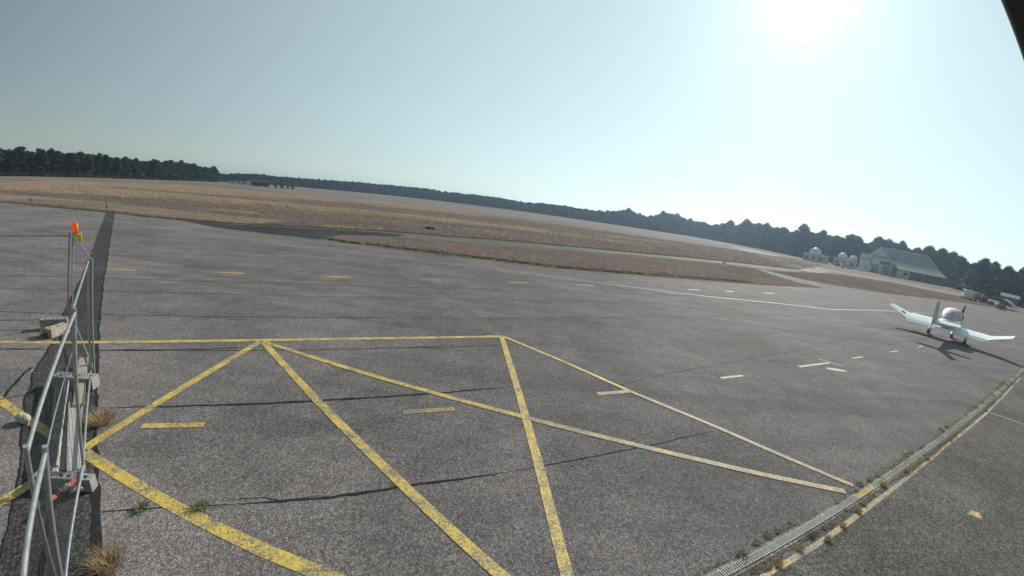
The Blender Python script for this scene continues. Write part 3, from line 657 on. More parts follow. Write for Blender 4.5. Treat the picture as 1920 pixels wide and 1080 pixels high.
tp = [(u, v, AZ(u, v), ray(u, v), z) for u, v, z in tops]
def top_h(az, D):   # tree height that reaches the photographed skyline at distance D
    hs_ = [(a_[2], H + D * math.tan(math.asin(a_[3].z))) for a_ in tp]
    return float(np.interp(az, [h_[0] for h_ in hs_], [h_[1] for h_ in hs_]))
az = R(-63.5)
while az < R(62):
    D = wood_depth(az) + random.uniform(-3, 3)
    zone = 0 if az < R(-39.9) else (1 if az < R(7) else 2)
    hgt = top_h(az, D) * (random.uniform(0.93, 1.03) if zone == 1 else random.uniform(0.87, 0.97))
    src = random.choice(T['pine'] + T['edge'][:2] if zone == 0 else T['far'] if zone == 1 else T['edge'])
    ROWS.append((az, zone, put_tree(src, D * math.sin(az), D * math.cos(az), hgt / 17, random.uniform(0.85, 1.1) * (1.15 if zone == 1 else 1), zone)))
    az += (5.6 if zone == 0 else 8.0 if zone == 1 else 6.6) / D * random.uniform(0.8, 1.25)
for u, v, zone in tops:
    if zone == 1 or not -45 < u < 1965: continue
    az = AZ(u, v); D = wood_depth(az) + random.uniform(1, 5)
    ROWS.append((az, zone, put_tree(random.choice(T['pine'] + T['edge'][:2] if zone == 0 else T['edge']), D * math.sin(az), D * math.cos(az), top_h(az, D) * random.uniform(.97, 1.03) / 17, random.uniform(1.0, 1.3), zone)))
n_front = tree_n
SEG = [(0, -90, AZ(205, 300), 'in the left wood, left of the dark trench strip'), (0, AZ(205, 300), R(-39), 'in the left wood, right of the dark trench strip'),
       (1, -90, AZ(505, 345), 'in the far wood, up to the low dark shed'), (1, AZ(505, 345), AZ(806, 370), 'in the far wood, between dark shed and lone shrub'), (1, AZ(806, 370), R(7.2), 'in the far wood, right of the lone shrub'),
       (2, -90, AZ(1366, 450), 'in the right wood, left of the pale service road'), (2, AZ(1366, 450), AZ(1503, 470), 'in the right wood, between service road and largest dome'),
       (2, AZ(1503, 470), AZ(1608, 480), 'behind the three white domes'), (2, AZ(1608, 480), AZ(1775, 500), 'behind the hangar'), (2, AZ(1775, 500), 90, 'in the right wood, right of the hangar')]
for zn, a0_, a1_, tx in SEG:
    row = sorted([(a_, o_) for a_, z_, o_ in ROWS if z_ == zn and a0_ <= a_ < a1_], key=lambda q: q[0])
    for i, (a_, o_) in enumerate(row): o_['label'] = ordinal(i + 1) + ' front-row tree from the left ' + tx
# second row behind, right wood and left wood
az = R(-63)
while az < R(61.5) and tree_n < 292:
    zone = 0 if az < R(-39.9) else (1 if az < R(7) else 2)
    D = wood_depth(az) + random.uniform(7, 12)
    if zone != 1:
        hgt = top_h(az, D) * random.uniform(0.80, 0.93)
        o_ = put_tree(random.choice(T['pine'] if zone == 0 else T['edge']), D * math.sin(az), D * math.cos(az), hgt / 17, random.uniform(1.0, 1.25), zone)
        ROW2.append((az, zone, o_))
        tag(o_, ('pine half hidden in the second row of the left wood', 'second row')[0] if zone == 0 else 'tree half hidden in the second row of the right wood', None, ('second row of the left wood', '')[0] if zone == 0 else 'second row of the right wood')
    az += (9.5 if zone == 0 else 5.0 if zone == 1 else 7.5) / D * random.uniform(0.85, 1.2)
print('TREES', n_front, tree_n)
for zn, tx in ((0, 'left wood'), (2, 'right wood')):
    for i, (a_, z_, o_) in enumerate(sorted([q for q in ROW2 if q[1] == zn], key=lambda q: q[0])): o_['label'] = ordinal(i + 1) + ' half-hidden tree from the left in the second row of the ' + tx
# deeper wood: one mass behind the counted rows
vv = []
az = R(-66)
base_v = [crown_mesh('c', 400 + i, 17, 5.0, 0.2, False, 650, 2.0)[0] for i in range(4)]
while az < R(64):
    D0 = wood_depth(az)
    for row in range(4):
        D = D0 + 13 + row * 9 + random.uniform(-3, 3); a2 = az + random.uniform(-4, 4) / D0
        h_ = max(6, (top_h(a2, D)) * (random.uniform(0.85, 0.96) if R(-39.9) < a2 < R(7) else random.uniform(0.80, 0.93))); b = base_v[random.randrange(4)].copy() * np.array([1.2, 1.2, h_ / 17])
        t = random.uniform(0, 6.28); c_, s_ = math.cos(t), math.sin(t)
        b = np.stack([b[:, 0] * c_ - b[:, 1] * s_ + D * math.sin(a2), b[:, 0] * s_ + b[:, 1] * c_ + D * math.cos(a2), b[:, 2]], 1); vv.append(b)
    az += 4.6 / D0
tag(np_mesh('woodland', np.concatenate(vv), 4, M['leaf']), 'deep dark woodland mass behind the first rows of trees', 'woodland', kind='stuff')
# undergrowth along the wood edge
vv = []
az = R(-66)
ub = [crown_mesh('c', 500 + i, 3.2, 2.2, 0.2, False, 110)[0] for i in range(4)]
while az < R(64):
    D = wood_depth(az) - random.uniform(3, 9); b = ub[random.randrange(4)] * np.array([1, 1, random.uniform(0.5, 1.1)])
    vv.append(b + np.array([D * math.sin(az), D * math.cos(az), 0])); az += 2.6 / D
tag(np_mesh('undergrowth', np.concatenate(vv), 4, M['leaf']), 'low scrub along the foot of the woods', 'scrub', kind='stuff')
# the lone leaning pine at the end of the left wood
put_tree(T['pine'][0], 372 * math.sin(AZ(403, 325)), 372 * math.cos(AZ(403, 325)), top_h(R(-40.2), 372) / 17 * 1.03, 0.85, 0, 'lone umbrella pine with an open crown at the right end of the left wood')
for u, v, D, s, nm in ((517, 350, 330, .17, 'first'), (529, 351, 330, .2, 'second'), (540, 352, 335, .15, 'third'), (549, 352, 335, .2, 'fourth')):
    a2 = AZ(u, v); put_tree(T['edge'][3], D * math.sin(a2), D * math.cos(a2), s, 1.9, 1, nm + ' small dark bush right of the low dark shed by the far runway', 'bushes by the far runway')

# ------------------------------------------------------------------ buildings on the right
M['shed'] = flat('dark_shed_cladding', (0.045, 0.045, 0.05), 0.9)
def rotm(x, y, phi): return Matrix.Translation((x, y, 0)) @ Matrix.Rotation(phi, 4, 'Z')
hg = thing('hangar', (146.06, 134.94, 0), -0.19, 'large grey hangar with long two-pitch sheet roof and box front, before the right wood', 'hangar')
Lh, d1, d2, z0, z1, z2 = 21.74, 5.43, 7.95, 3.36, 6.21, 10.98
mb = MB(); mb.box(0, Lh, 0.15, d1, -.1, z0 - .12); mb.obj('side_wall', M['wall_dark'], hg)
mb = MB(); y2 = d1 + d2; y3 = y2 + 9
mb.add([(0.1, d1, 0), (0.1, y3 - .2, 0), (0.1, y3 - .2, z1 - .3), (0.1, y2, z2 - .1), (0.1, d1, z1 - .1), (Lh - .1, d1, 0), (Lh - .1, y3 - .2, 0), (Lh - .1, y3 - .2, z1 - .3), (Lh - .1, y2, z2 - .1), (Lh - .1, d1, z1 - .1)],
       [(0, 1, 2, 3, 4), (9, 8, 7, 6, 5), (1, 6, 7, 2), (0, 4, 9, 5)]); mb.obj('gable_wall', M['wall'], hg)
def roofslab(y0, za, y1, zb, x0, x1, t=.14, rib=.9):
    mb = MB()
    mb.add([(x0, y0, za), (x1, y0, za), (x1, y1, zb), (x0, y1, zb), (x0, y0, za - t), (x1, y0, za - t), (x1, y1, zb - t), (x0, y1, zb - t)], [(0, 1, 2, 3), (7, 6, 5, 4), (0, 4, 5, 1), (1, 5, 6, 2), (2, 6, 7, 3), (3, 7, 4, 0)])
    x = x0 + .2
    while x < x1 - .1:
        mb.add([(x, y0, za + .003), (x + .06, y0, za + .09), (x + .12, y0, za + .003), (x, y1, zb + .003), (x + .06, y1, zb + .09), (x + .12, y1, zb + .003)], [(0, 1, 4, 3), (1, 2, 5, 4), (0, 2, 1), (3, 4, 5)]); x += rib
    return mb
roofslab(d1, z1, y2, z2, -.3, Lh + .3).obj('roof', M['roof'], hg)
roofslab(y3, z1 - .2, y2 + .003, z2 - .004, -.3, Lh + .3).obj('roof', M['roof'], hg)
roofslab(-.5, z0 - .15, d1 - .05, z1 - .45, -.2, Lh + .3).obj('lean_to_roof', M['roof_pale'], hg)  # paler colour paints in the extra light on the lower pitch
mb = MB(); mb.box(-.1, 5.2, -.35, 0.14, -.1, 2.9); mb.obj('annex_wall', M['wall'], hg)
mb = MB(); mb.box(2.4, 4.2, -.41, -.353, 1.5, 2.2); mb.obj('window', M['glass'], hg)
for x in (7.5, 12.2, 16.5):
    mb = MB(); mb.box(x, x + .25, .02, .148, 0, 3.0); mb.obj('pillar', M['door'], hg)
# front block facing left, with tall doors
ph = -0.19; ha = Vector((math.cos(ph), math.sin(ph), 0)); hb = Vector((-math.sin(ph), math.cos(ph), 0)); HA = Vector((146.06, 134.94, 0))
q0 = HA - ha * 1.5 + hb * 14.5                     # block runs from here towards the camera side
fb = thing('hangar_front_block', q0, ph - math.pi / 2, 'pale flat-roofed two-storey block with tall doors at the left end of the hangar', 'building')
Lf, bh = 11.4, 6.1
mb = MB(); mb.box(0, Lf, 0, 2.4, -.1, bh); mb.obj('wall', M['wall'], fb)
mb = MB(); mb.box(-.1, Lf + .1, -.2, 2.6, bh, bh + .95); mb.obj('fascia', M['roof'], fb)
mb = MB(); mb.box(0.5, 4.9, -.12, -.005, 0, 3.4); mb.obj('door', M['door'], fb)
mb = MB(); mb.box(5.3, Lf - .9, -.10, -.004, 4.0, 5.1); mb.obj('door_opening_shade', M['black'], fb)  # solid black panel, painting the shade inside the opening
d_ = MB(); d_.box(5.3, Lf - .9, -.12, -.005, 0, 3.9); d_ = d_.obj('door', M['wall'], fb)
mb = MB(); mb.box(7.4, Lf - 1.0, -.16, -.124, 0, 3.3); mb.obj('door_leaf', M['door'], d_)
mb = MB(); mb.box(Lf - .6, Lf - .1, -.3, -.01, 0, bh - .2); mb.obj('downpipe_panel', M['wall_dark'], fb)
q1_ = HA - ha * 1.2 + hb * 24.0
al = thing('office_block', q1_, ph - math.pi / 2, 'pale two-storey office annex with a row of upper windows between dome and hangar doors', 'building')
La = 9.3
mb = MB(); mb.box(0, La, .2, 6, -.1, 6.9); mb.obj('wall', M['wall'], al)
mb = MB(); mb.box(-.15, La + .1, 0, 6.2, 6.9, 7.3); mb.obj('parapet', M['roof'], al)
for i in range(3):
    x = 1.4 + i * 2.2
    mb = MB(); mb.box(x, x + 1.0, .14, .198, 4.5, 5.6); w_ = mb.obj('window', M['glass'], al)
    mb = MB(); mb.box(x - .1, x + 1.1, .08, .198, 4.35, 4.47); mb.obj('sill', M['wall'], w_)
mb = MB(); mb.box(4.6, 5.6, .14, .198, 0, 2.2); mb.obj('door', M['door'], al)
mb = MB(); mb.box(7.9, 8.7, .05, .198, 2.9, 6.8); mb.obj('dark_panel', M['door'], al)

def at_d(u, v, D):
    a2 = AZ(u, v); return Vector((D * math.sin(a2), D * math.cos(a2), 0))
def height_at(u, v, D): return H + D * math.tan(math.asin(ray(u, v).z))
def dome_building(ud, vtop, rpx, D, uL, uR, vroof, lab, lab2, wallw):
    c = at_d(ud, 490, D); zt = height_at(ud, vtop, D)
    rr = (at_d(ud + rpx, 490, D) - at_d(ud - rpx, 490, D)).length / 2
    fac = math.atan2(c.y, c.x) - math.pi / 2
    zb = zt - rr * 1.25
    b = thing('dome_building', c, fac, lab2, 'building')
    a_ = (at_d(uL, 490, D) - c).length; bb_ = (at_d(uR, 490, D) - c).length
    mb = MB(); mb.box(-a_, bb_, -rr * 1.1, rr * 1.3, -.1, zb - .15); mb.obj('wall', M['wall'], b)
    mb = MB(); mb.box(-a_ - .2, bb_ + .2, -rr * 1.1 - .25, rr * 1.3 + .2, zb - .15, zb + .1); mb.obj('roof', M['roof_pale'], b)
    x = -a_ + 1
    while x < bb_ - 1.5:
        mb = MB(); mb.box(x, x + 1.1, -rr * 1.1 - .05, -rr * 1.1 - .004, 1.0, min(2.2, zb - .8)); w_ = mb.obj('window', M['glass'], b); x += 2.6
    d = thing('observatory_dome', (c.x, c.y, zb + .1), fac, lab, 'dome', 'observatory domes on the low buildings')
    mb = MB(); mb.tube([(0, 0, 0), (0, 0, rr * .3)], rr * 1.02, 32); mb.obj('drum', M['dome'], d, True)
    mb = MB(); mb.ball((0, 0, rr * .3 + .005), rr, rr, rr * .95, 36, 10, 0, 90); sh = mb.obj('dome_shell', M['dome'], d, True)
    mb = MB()
    for k in range(12):
        t = [R(j * 9) for j in range(11)]; a2 = k * math.pi / 6
        mb.tube([(math.cos(q) * math.cos(a2) * rr * 1.005, math.cos(q) * math.sin(a2) * rr * 1.005, rr * .3 + math.sin(q) * rr * .955) for q in t], .035, 5)
    mb.obj('rib', M['galv_dull'], sh)
dome_building(1525, 464, 11, 208, 1504, 1552, 483, 'largest white dome, on the leftmost low building', 'leftmost low pale building carrying the largest white dome', 8)
dome_building(1578, 474, 9.5, 212, 1562, 1590, 490, 'middle white dome, between the largest dome and the smallest dome', 'low pale building under the middle white dome', 5)
dome_building(1598.5, 479, 8.5, 204, 1590, 1608, 490, 'smallest white dome, right beside the office annex', 'low pale building under the smallest white dome, beside the office annex', 4)
# parked white things in front of the domes
def van(p, rz, lab, body='van', sc=1.0, cat='van', group=None, name='parked_van'):
    v_ = thing(name, p, rz, lab, cat, group); v_.scale = (sc,) * 3
    mb = MB(); prof = [(-2.4, .35), (2.4, .35), (2.45, .95), (1.75, 1.15), (1.25, 1.95), (-2.35, 2.0), (-2.45, 1.0)]
    n = len(prof); vs = [(x, -.9, z) for x, z in prof] + [(x, .9, z) for x, z in prof]
    mb.add(vs, [tuple(range(n)), tuple(range(n, 2 * n))[::-1]] + [(i, n + i, n + (i + 1) % n, (i + 1) % n) for i in range(n)]); mb.obj('body', M[body], v_, bevel=.06)
    for s in (-1, 1):
        mb = MB(); mb.box(-1.9, 1.1, s * .905 - .01, s * .905 + .01, 1.25, 1.75); mb.obj('side_window', M['glass'], v_)
        for x in (-1.5, 1.5):
            mb = MB(); mb.tube([(x, s * .72, .34), (x, s * .94, .34)], .34, 16); mb.obj('wheel', M['tyre'], v_)
    mb = MB(); mb.add([(1.78, -.8, 1.16), (1.78, .8, 1.16), (1.30, .75, 1.88), (1.30, -.75, 1.88)], [(0, 1, 2, 3)]); mb.obj('windscreen', M['glass'], v_)
    return v_
q1, q2 = G(1600, 505), G(1621, 510)
fence_w = thing('low_white_wall', (q1.x, q1.y, 0), math.atan2(q2.y - q1.y, q2.x - q1.x), 'long low white wall in front of the office annex', 'wall')
Lw = (q2 - q1).length
mb = MB(); mb.box(0, Lw, 0, .3, -.1, .9); mb.obj('wall_panel', M['van'], fence_w); mb = MB(); mb.box(-.1, Lw + .1, -.06, .36, .9, 1.0); mb.obj('coping', M['wall'], fence_w)
van(G(1585, 503), R(-20), 'white van parked in front of the middle dome', sc=.8)
van(G(1574, 500), R(-25), 'dark maroon car parked left of the white van before the domes', 'maroon', sc=.6, cat='car', name='parked_car')
# cluster of vans and trailers at the right
van(at_d(1815, 548, 132), R(42), 'white van at the left of the cluster of vehicles right of the hangar', sc=1.1)
van(at_d(1826, 549, 136), R(30), 'grey van behind the leftmost white van right of the hangar', 'wall', 1.0)
van(at_d(1838, 552, 136), R(36), 'pale van in the middle of the cluster of vehicles right of the hangar', 'roof_pale', .95)
van(at_d(1847, 555, 132), R(40), 'maroon van at the right end of the vehicle cluster', 'maroon', .75)
van(at_d(1860, 559, 128), R(0), 'small dark car half hidden beside the open shelter', 'wall_dark', .45, cat='car', name='parked_car')
van(at_d(1880, 570, 118), R(0), 'dark car parked under the arched pale shelter at the right edge', 'wall_dark', .5, cat='car', name='parked_car')
sp_ = at_d(1884, 573, 118)
sp_ = at_d(1881, 572, 126)
sh_ = thing('open_shelter', sp_, math.atan2(sp_.y, sp_.x) - math.pi / 2 - .3, 'open shelter with pale bent roof edge at the right edge before the trees', 'shelter'); sh_.scale = (.62, .62, .75)
mb = MB()
prof = [(-4.6, 2.2), (-3.2, 2.6), (-.6, 2.75), (1.2, 2.3), (3.8, 1.0)]
mb.add([(x, 0, z) for x, z in prof] + [(x, 5, z) for x, z in prof] + [(x, 0, z - .16) for x, z in prof] + [(x, 5, z - .16) for x, z in prof],
       [(i, i + 1, 5 + i + 1, 5 + i) for i in range(4)] + [(10 + i + 1, 10 + i, 15 + i, 15 + i + 1) for i in range(4)] + [(i + 1, i, 10 + i, 10 + i + 1) for i in range(4)] + [(5 + i, 6 + i, 16 + i, 15 + i) for i in range(4)])
mb.obj('roof', M['roof'], sh_)
for x, z in ((-4.4, 2.1), (0, 2.4), (3.5, 1.0)):
    mb = MB(); mb.tube([(x, .1, 0), (x, .1, z)], .07, 8); mb.obj('post', M['galv_dull'], sh_)
bl = at_d(1893, 561, 150)
cab = thing('green_shed', bl, math.atan2(bl.y, bl.x) - math.pi / 2, 'blue-grey shed with sloping roof behind the open shelter', 'shed')
mb = MB(); mb.box(-2.2, 2.2, 0, 3, -.1, 2.3); mb.obj('wall', M['wall_dark'], cab); roofslab(-.3, 2.3, 3.2, 3.1, -2.4, 2.4).obj('roof', M['wall_dark'], cab)
# far left shed and white aircraft row
pb = at_d(488, 346, 345)
shd = thing('dark_shed', pb, math.atan2(pb.y, pb.x) - math.pi / 2, 'low dark shed beyond the runway at the foot of the far wood', 'shed')
mb = MB(); mb.box(-6.2, 6.2, 0, 9, -.1, 3.2); mb.obj('wall', M['shed'], shd); roofslab(-.5, 3.2, 4.5, 4.3, -6.5, 6.5).obj('roof', M['shed'], shd); roofslab(9.5, 3.2, 4.52, 4.29, -6.5, 6.5).obj('roof', M['shed'], shd)
pb = at_d(452, 343, 350)
bnk = thing('white_cabin', pb, math.atan2(pb.y, pb.x) - math.pi / 2, 'long low white cabin left of the low dark shed', 'cabin')
mb = MB(); mb.box(-8, 8, 0, 4, .5, 2.0); mb.obj('wall', M['wall'], bnk); mb = MB(); mb.box(-8.3, 8.3, -.3, 4.3, 2.0, 2.25); mb.obj('roof', M['dome'], bnk)
for x in (-6.5, -2.5, 1.5, 5.2):
    mb = MB(); mb.box(x, x + 1.3, -.06, -.004, .8, 1.6); mb.obj('window', M['glass'], bnk)
for x in (-7, -2, 3, 7):
    mb = MB(); mb.box(x - .2, x + .2, .5, .9, -.1, .5); mb.obj('leg', M['block'], bnk)
pb = at_d(466.5, 343, 344)
kk = thing('white_kiosk', pb, math.atan2(pb.y, pb.x) - math.pi / 2, 'taller pale kiosk between the white cabin and the dark shed', 'kiosk')
mb = MB(); mb.box(-1.6, 1.6, 0, 3, -.1, 3.4); mb.obj('wall', M['wall'], kk)
mb = MB(); mb.box(-1.8, 1.8, -.2, 3.2, 3.4, 3.65); mb.obj('roof', M['roof'], kk)
# small marker boards and stakes in the field
def marker(u, v, hh, wd, mat, lab, name='marker_board', cat='marker'):
    p = G(u, v); t = thing(name, p, AZ(u, v) * -1, lab, cat)
    mb = MB(); mb.box(-wd / 2, wd / 2, -.03, .03, hh * .35, hh); mb.obj('board', M[mat], t, bevel=.008)
    mb = MB(); mb.tube([(0, .05, -.05), (0, .05, hh * .9)], .02, 6); mb.obj('post', M['galv_dull'], t)
marker(1357, 495.5, .45, .5, 'white', 'small white marker board at the edge of the taxiway, the one farther right')
marker(1244, 514, .35, .4, 'white', 'small white marker board on the grass island near the apron edge')
marker(590, 357, 1.6, 1.6, 'white', 'tiny pale marker board by the far runway, left one', )
marker(690, 365, 1.4, 1.4, 'white', 'tiny pale marker board by the far runway, right one')
marker(200, 399, 1.0, .08, 'pole', 'thin dark stake at the top end of the dark trench strip', 'stake', 'stake')
marker(58, 384, .8, .10, 'pole', 'thin dark stake on the apron edge at the far left', 'stake', 'stake')
t = tuft('field_shrub', 240, 1.0, 1.3, .12, M['grass_brown'], .9, 31); t.location = G(806, 429); t.scale = (.9, .9, .55); tag(t, 'dark brown shrub standing alone in the middle of the field', 'shrub')

# ------------------------------------------------------------------ aircraft
wm = (G(1746, 626.5) + G(1815.6, 646.6)) / 2 + Vector((-.16, .2, 0))
HEAD = math.pi / 2 - R(66)
ac = thing('light_aircraft', (wm.x, wm.y, 0), HEAD, 'white low-wing light aircraft with upturned wing tips parked on the apron, seen from behind', 'aircraft')
def air(x_le, chord, y, z, t=.13, inc=0.0, n=14):
    pts = []
    for i in range(n + 1):
        s = (1 - math.cos(math.pi * i / n)) / 2; yt = 5 * t * (.2969 * math.sqrt(s) - .126 * s - .3516 * s * s + .2843 * s ** 3 - .1036 * s ** 4); pts.append((s, yt + .02 * math.sin(math.pi * s)))
    for i in range(n - 1, 0, -1):
        s = (1 - math.cos(math.pi * i / n)) / 2; yt = 5 * t * (.2969 * math.sqrt(s) - .126 * s - .3516 * s * s + .2843 * s ** 3 - .1036 * s ** 4); pts.append((s, -yt * .7 + .02 * math.sin(math.pi * s)))
    return [Vector((x_le - chord * (s * math.cos(inc) ), y, z + chord * (q - s * math.sin(inc)))) for s, q in pts]
INC = R(6)
ycr, ytp = 2.83, 4.36; zc = .98; dz = (ytp - ycr) * math.tan(R(19))
mb = MB(); mb.loft([air(.15 + .0, .85, -ytp - .05, zc + dz + .02, .09, INC), air(.2, .95, -ytp, zc + dz, .11, INC), air(.55, 1.71, -ycr, zc, .14, INC), air(.55, 1.71, 0, zc, .14, INC), air(.55, 1.71, ycr, zc, .14, INC), air(.2, .95, ytp, zc + dz, .11, INC), air(.15, .85, ytp + .05, zc + dz + .02, .09, INC)])
wg = mb.obj('wing', M['skin'], ac, True)
zte = zc - 1.71 * math.sin(INC)
for s in (-1, 1):
    ya_, yb_ = sorted((s * .62, s * 2.78)); mb = MB(); fl = R(34)
    mb.loft([[Vector((-1.10, y, zte + .055)), Vector((-1.10 - .42 * math.cos(fl), y, zte + .05 - .34 * math.sin(fl))), Vector((-1.10 - .42 * math.cos(fl) + .01, y, zte + .03 - .34 * math.sin(fl))), Vector((-1.10, y, zte - .05))] for y in (ya_, yb_)])
    mb.obj('flap', M['skin'], wg)
    ya_, yb_ = s * 2.9, s * 4.2; mb = MB()
    mb.loft([[Vector((-1.02 + k * .25, y, zz + .075)), Vector((-1.02 + k * .25 - .16, y, zz + .045)), Vector((-1.02 + k * .25 - .16, y, zz + .035)), Vector((-1.02 + k * .25, y, zz + .03))] for y, k, zz in ((ya_, .12, zte + .03), (yb_, 1.0, zte + dz * .92 + .06))])
    mb.obj('aileron', M['skin'], wg)
mb = MB(); zz_ = lambda y, x: 1.135 + (y - 3.3) * .344 + (x + .4) * .105
mb.add([(x, y, zz_(y, x) + dz_) for dz_ in (-.03, .05) for x, y in ((-.5, 3.2), (-.28, 3.2), (-.28, 3.44), (-.5, 3.44))], [(3, 2, 1, 0), (4, 5, 6, 7), (0, 1, 5, 4), (1, 2, 6, 5), (2, 3, 7, 6), (3, 0, 4, 7)])
mb.obj('wing_marking', M['blue'], wg)
# fuselage
def ring(x, w_, zb, zt, n=20, p_=2.4):
    zc_ = (zb + zt) / 2; hh = (zt - zb) / 2; o = []
    for k in range(n):
        a = 2 * math.pi * k / n; c_, s_ = math.cos(a), math.sin(a)
        o.append(Vector((x, w_ / 2 * math.copysign(abs(c_) ** (2 / p_), c_), zc_ + hh * math.copysign(abs(s_) ** (2 / p_), s_))))
    return o
mb = MB(); mb.loft([ring(2.15, .45, 1.12, 1.54), ring(1.95, .80, .95, 1.60), ring(1.3, .98, .78, 1.6), ring(.6, 1.10, .75, 1.62), ring(-.4, 1.12, .78, 1.64), ring(-1.3, 1.0, .85, 1.62), ring(-2.4, .68, 1.0, 1.55), ring(-3.6, .38, 1.15, 1.50), ring(-4.5, .2, 1.22, 1.46), ring(-4.75, .08, 1.26, 1.42)])
fu = mb.obj('fuselage', M['skin'], ac, True)
mb = MB(); mb.loft([ring(2.19, .40, 1.14, 1.52), ring(2.0, .80, .95, 1.63), ring(1.5, 1.0, .80, 1.66), ring(1.05, 1.09, .76, 1.68)]); mb.obj('cowling', M['tail'], ac, True)
mb = MB(); mb.loft([ring(1.30, .50, 1.5, 1.70), ring(1.1, .95, 1.42, 1.88), ring(.8, 1.20, 1.42, 2.12)]); mb.obj('windscreen', M['glass'], ac, True)
mb = MB(); mb.loft([ring(1.08, .35, 1.45, 1.66), ring(.85, .85, 1.4, 1.98), ring(.5, 1.18, 1.4, 2.24), ring(0, 1.28, 1.4, 2.36), ring(-.5, 1.26, 1.4, 2.34), ring(-1.0, 1.12, 1.4, 2.18), ring(-1.45, .88, 1.4, 1.92), ring(-1.8, .5, 1.4, 1.68)])
mb.obj('canopy_cover', M['cover'], ac, True)
PX, PZ = 2.35, 1.38
mb = MB(); mb.ball((PX, 0, PZ), .24, .14, .14, 16, 8); sp = mb.obj('spinner', M['spat'], ac, True)
pr_ = MB()
tilt = R(8)
for s in (1, -1):
    rg = []
    for t, c_, tw in ((.08, .06, 50), (.3, .10, 38), (.65, .105, 28), (1.0, .085, 22), (1.28, .04, 18)):
        a = R(tw); ring_ = []
        for u_, w_ in ((1, 0), (0, 1), (-1, 0), (0, -1)):
            y_ = u_ * c_ * math.cos(a) * s + w_ * .016 * math.sin(a); z_ = s * t
            ring_.append(Vector((PX + u_ * c_ * math.sin(a) - w_ * .016 * math.cos(a), y_ * math.cos(tilt) - z_ * math.sin(tilt), PZ + y_ * math.sin(tilt) + z_ * math.cos(tilt))))
        rg.append(ring_)
    pr_.loft(rg)
po = pr_.obj('propeller', M['prop'], ac, True)
mb = MB()
def finring(xl, ch, z, t): return [Vector((xl, 0, z)), Vector((xl - ch * .3, t, z)), Vector((xl - ch, .006, z)), Vector((xl - ch, -.006, z)), Vector((xl - ch * .3, -t, z))]
mb.loft([finring(-3.75, .95, 1.3, .06), finring(-4.1, .62, 2.0, .05), finring(-4.42, .36, 2.86, .035)]); fn = mb.obj('fin', M['tail'], ac)
mb = MB(); mb.loft([[Vector((x, .014, z)), Vector((x - c_, 0, z)), Vector((x, -.014, z))] for x, c_, z in ((-4.72, .36, 1.16), (-4.74, .42, 2.0), (-4.79, .36, 2.84))]); mb.obj('rudder', M['tail'], fn)
mb = MB(); zt_ = 1.56
mb.loft([air(-3.92, .72, -1.62, zt_, .08, R(7)), air(-3.9, .80, 0, zt_, .10, R(7)), air(-3.92, .72, 1.62, zt_, .08, R(7))]); tp_ = mb.obj('tailplane', M['skin'], ac, True)
for s in (-1, 1):
    mb = MB(); ya_, yb_ = sorted((s * .25, s * 1.1)); mb.box(-4.86, -4.70, ya_, yb_, zt_ - .105, zt_ - .09); mb.obj('tab', M['skin'], tp_)
def gear(x, y, zt, name, mat):
    mb = MB(); mb.tube([(x, y, .45), (x, y, zt)], .04, 10); g_ = mb.obj(name, M['galv_dull'], ac)
    mb = MB(); mb.tube([(x, y - .07, .19), (x, y + .07, .19)], .19, 20); mb.obj('wheel', M['tyre'], g_)
    mb = MB(); mb.loft([ring(x + .42, .05, .26, .32), ring(x + .3, .18, .16, .42), ring(x + .08, .23, .14, .5), ring(x - .2, .2, .17, .46), ring(x - .5, .05, .28, .36)])
    for i, q in enumerate(mb.v): mb.v[i] = (q[0], q[1] + y, q[2])
    mb.obj('wheel_fairing', M[mat], g_, True)
gear(0, 1.30, .92, 'main_gear', 'tail'); gear(0, -1.30, .92, 'main_gear', 'tail'); gear(1.55, 0, .85, 'nose_gear', 'spat')

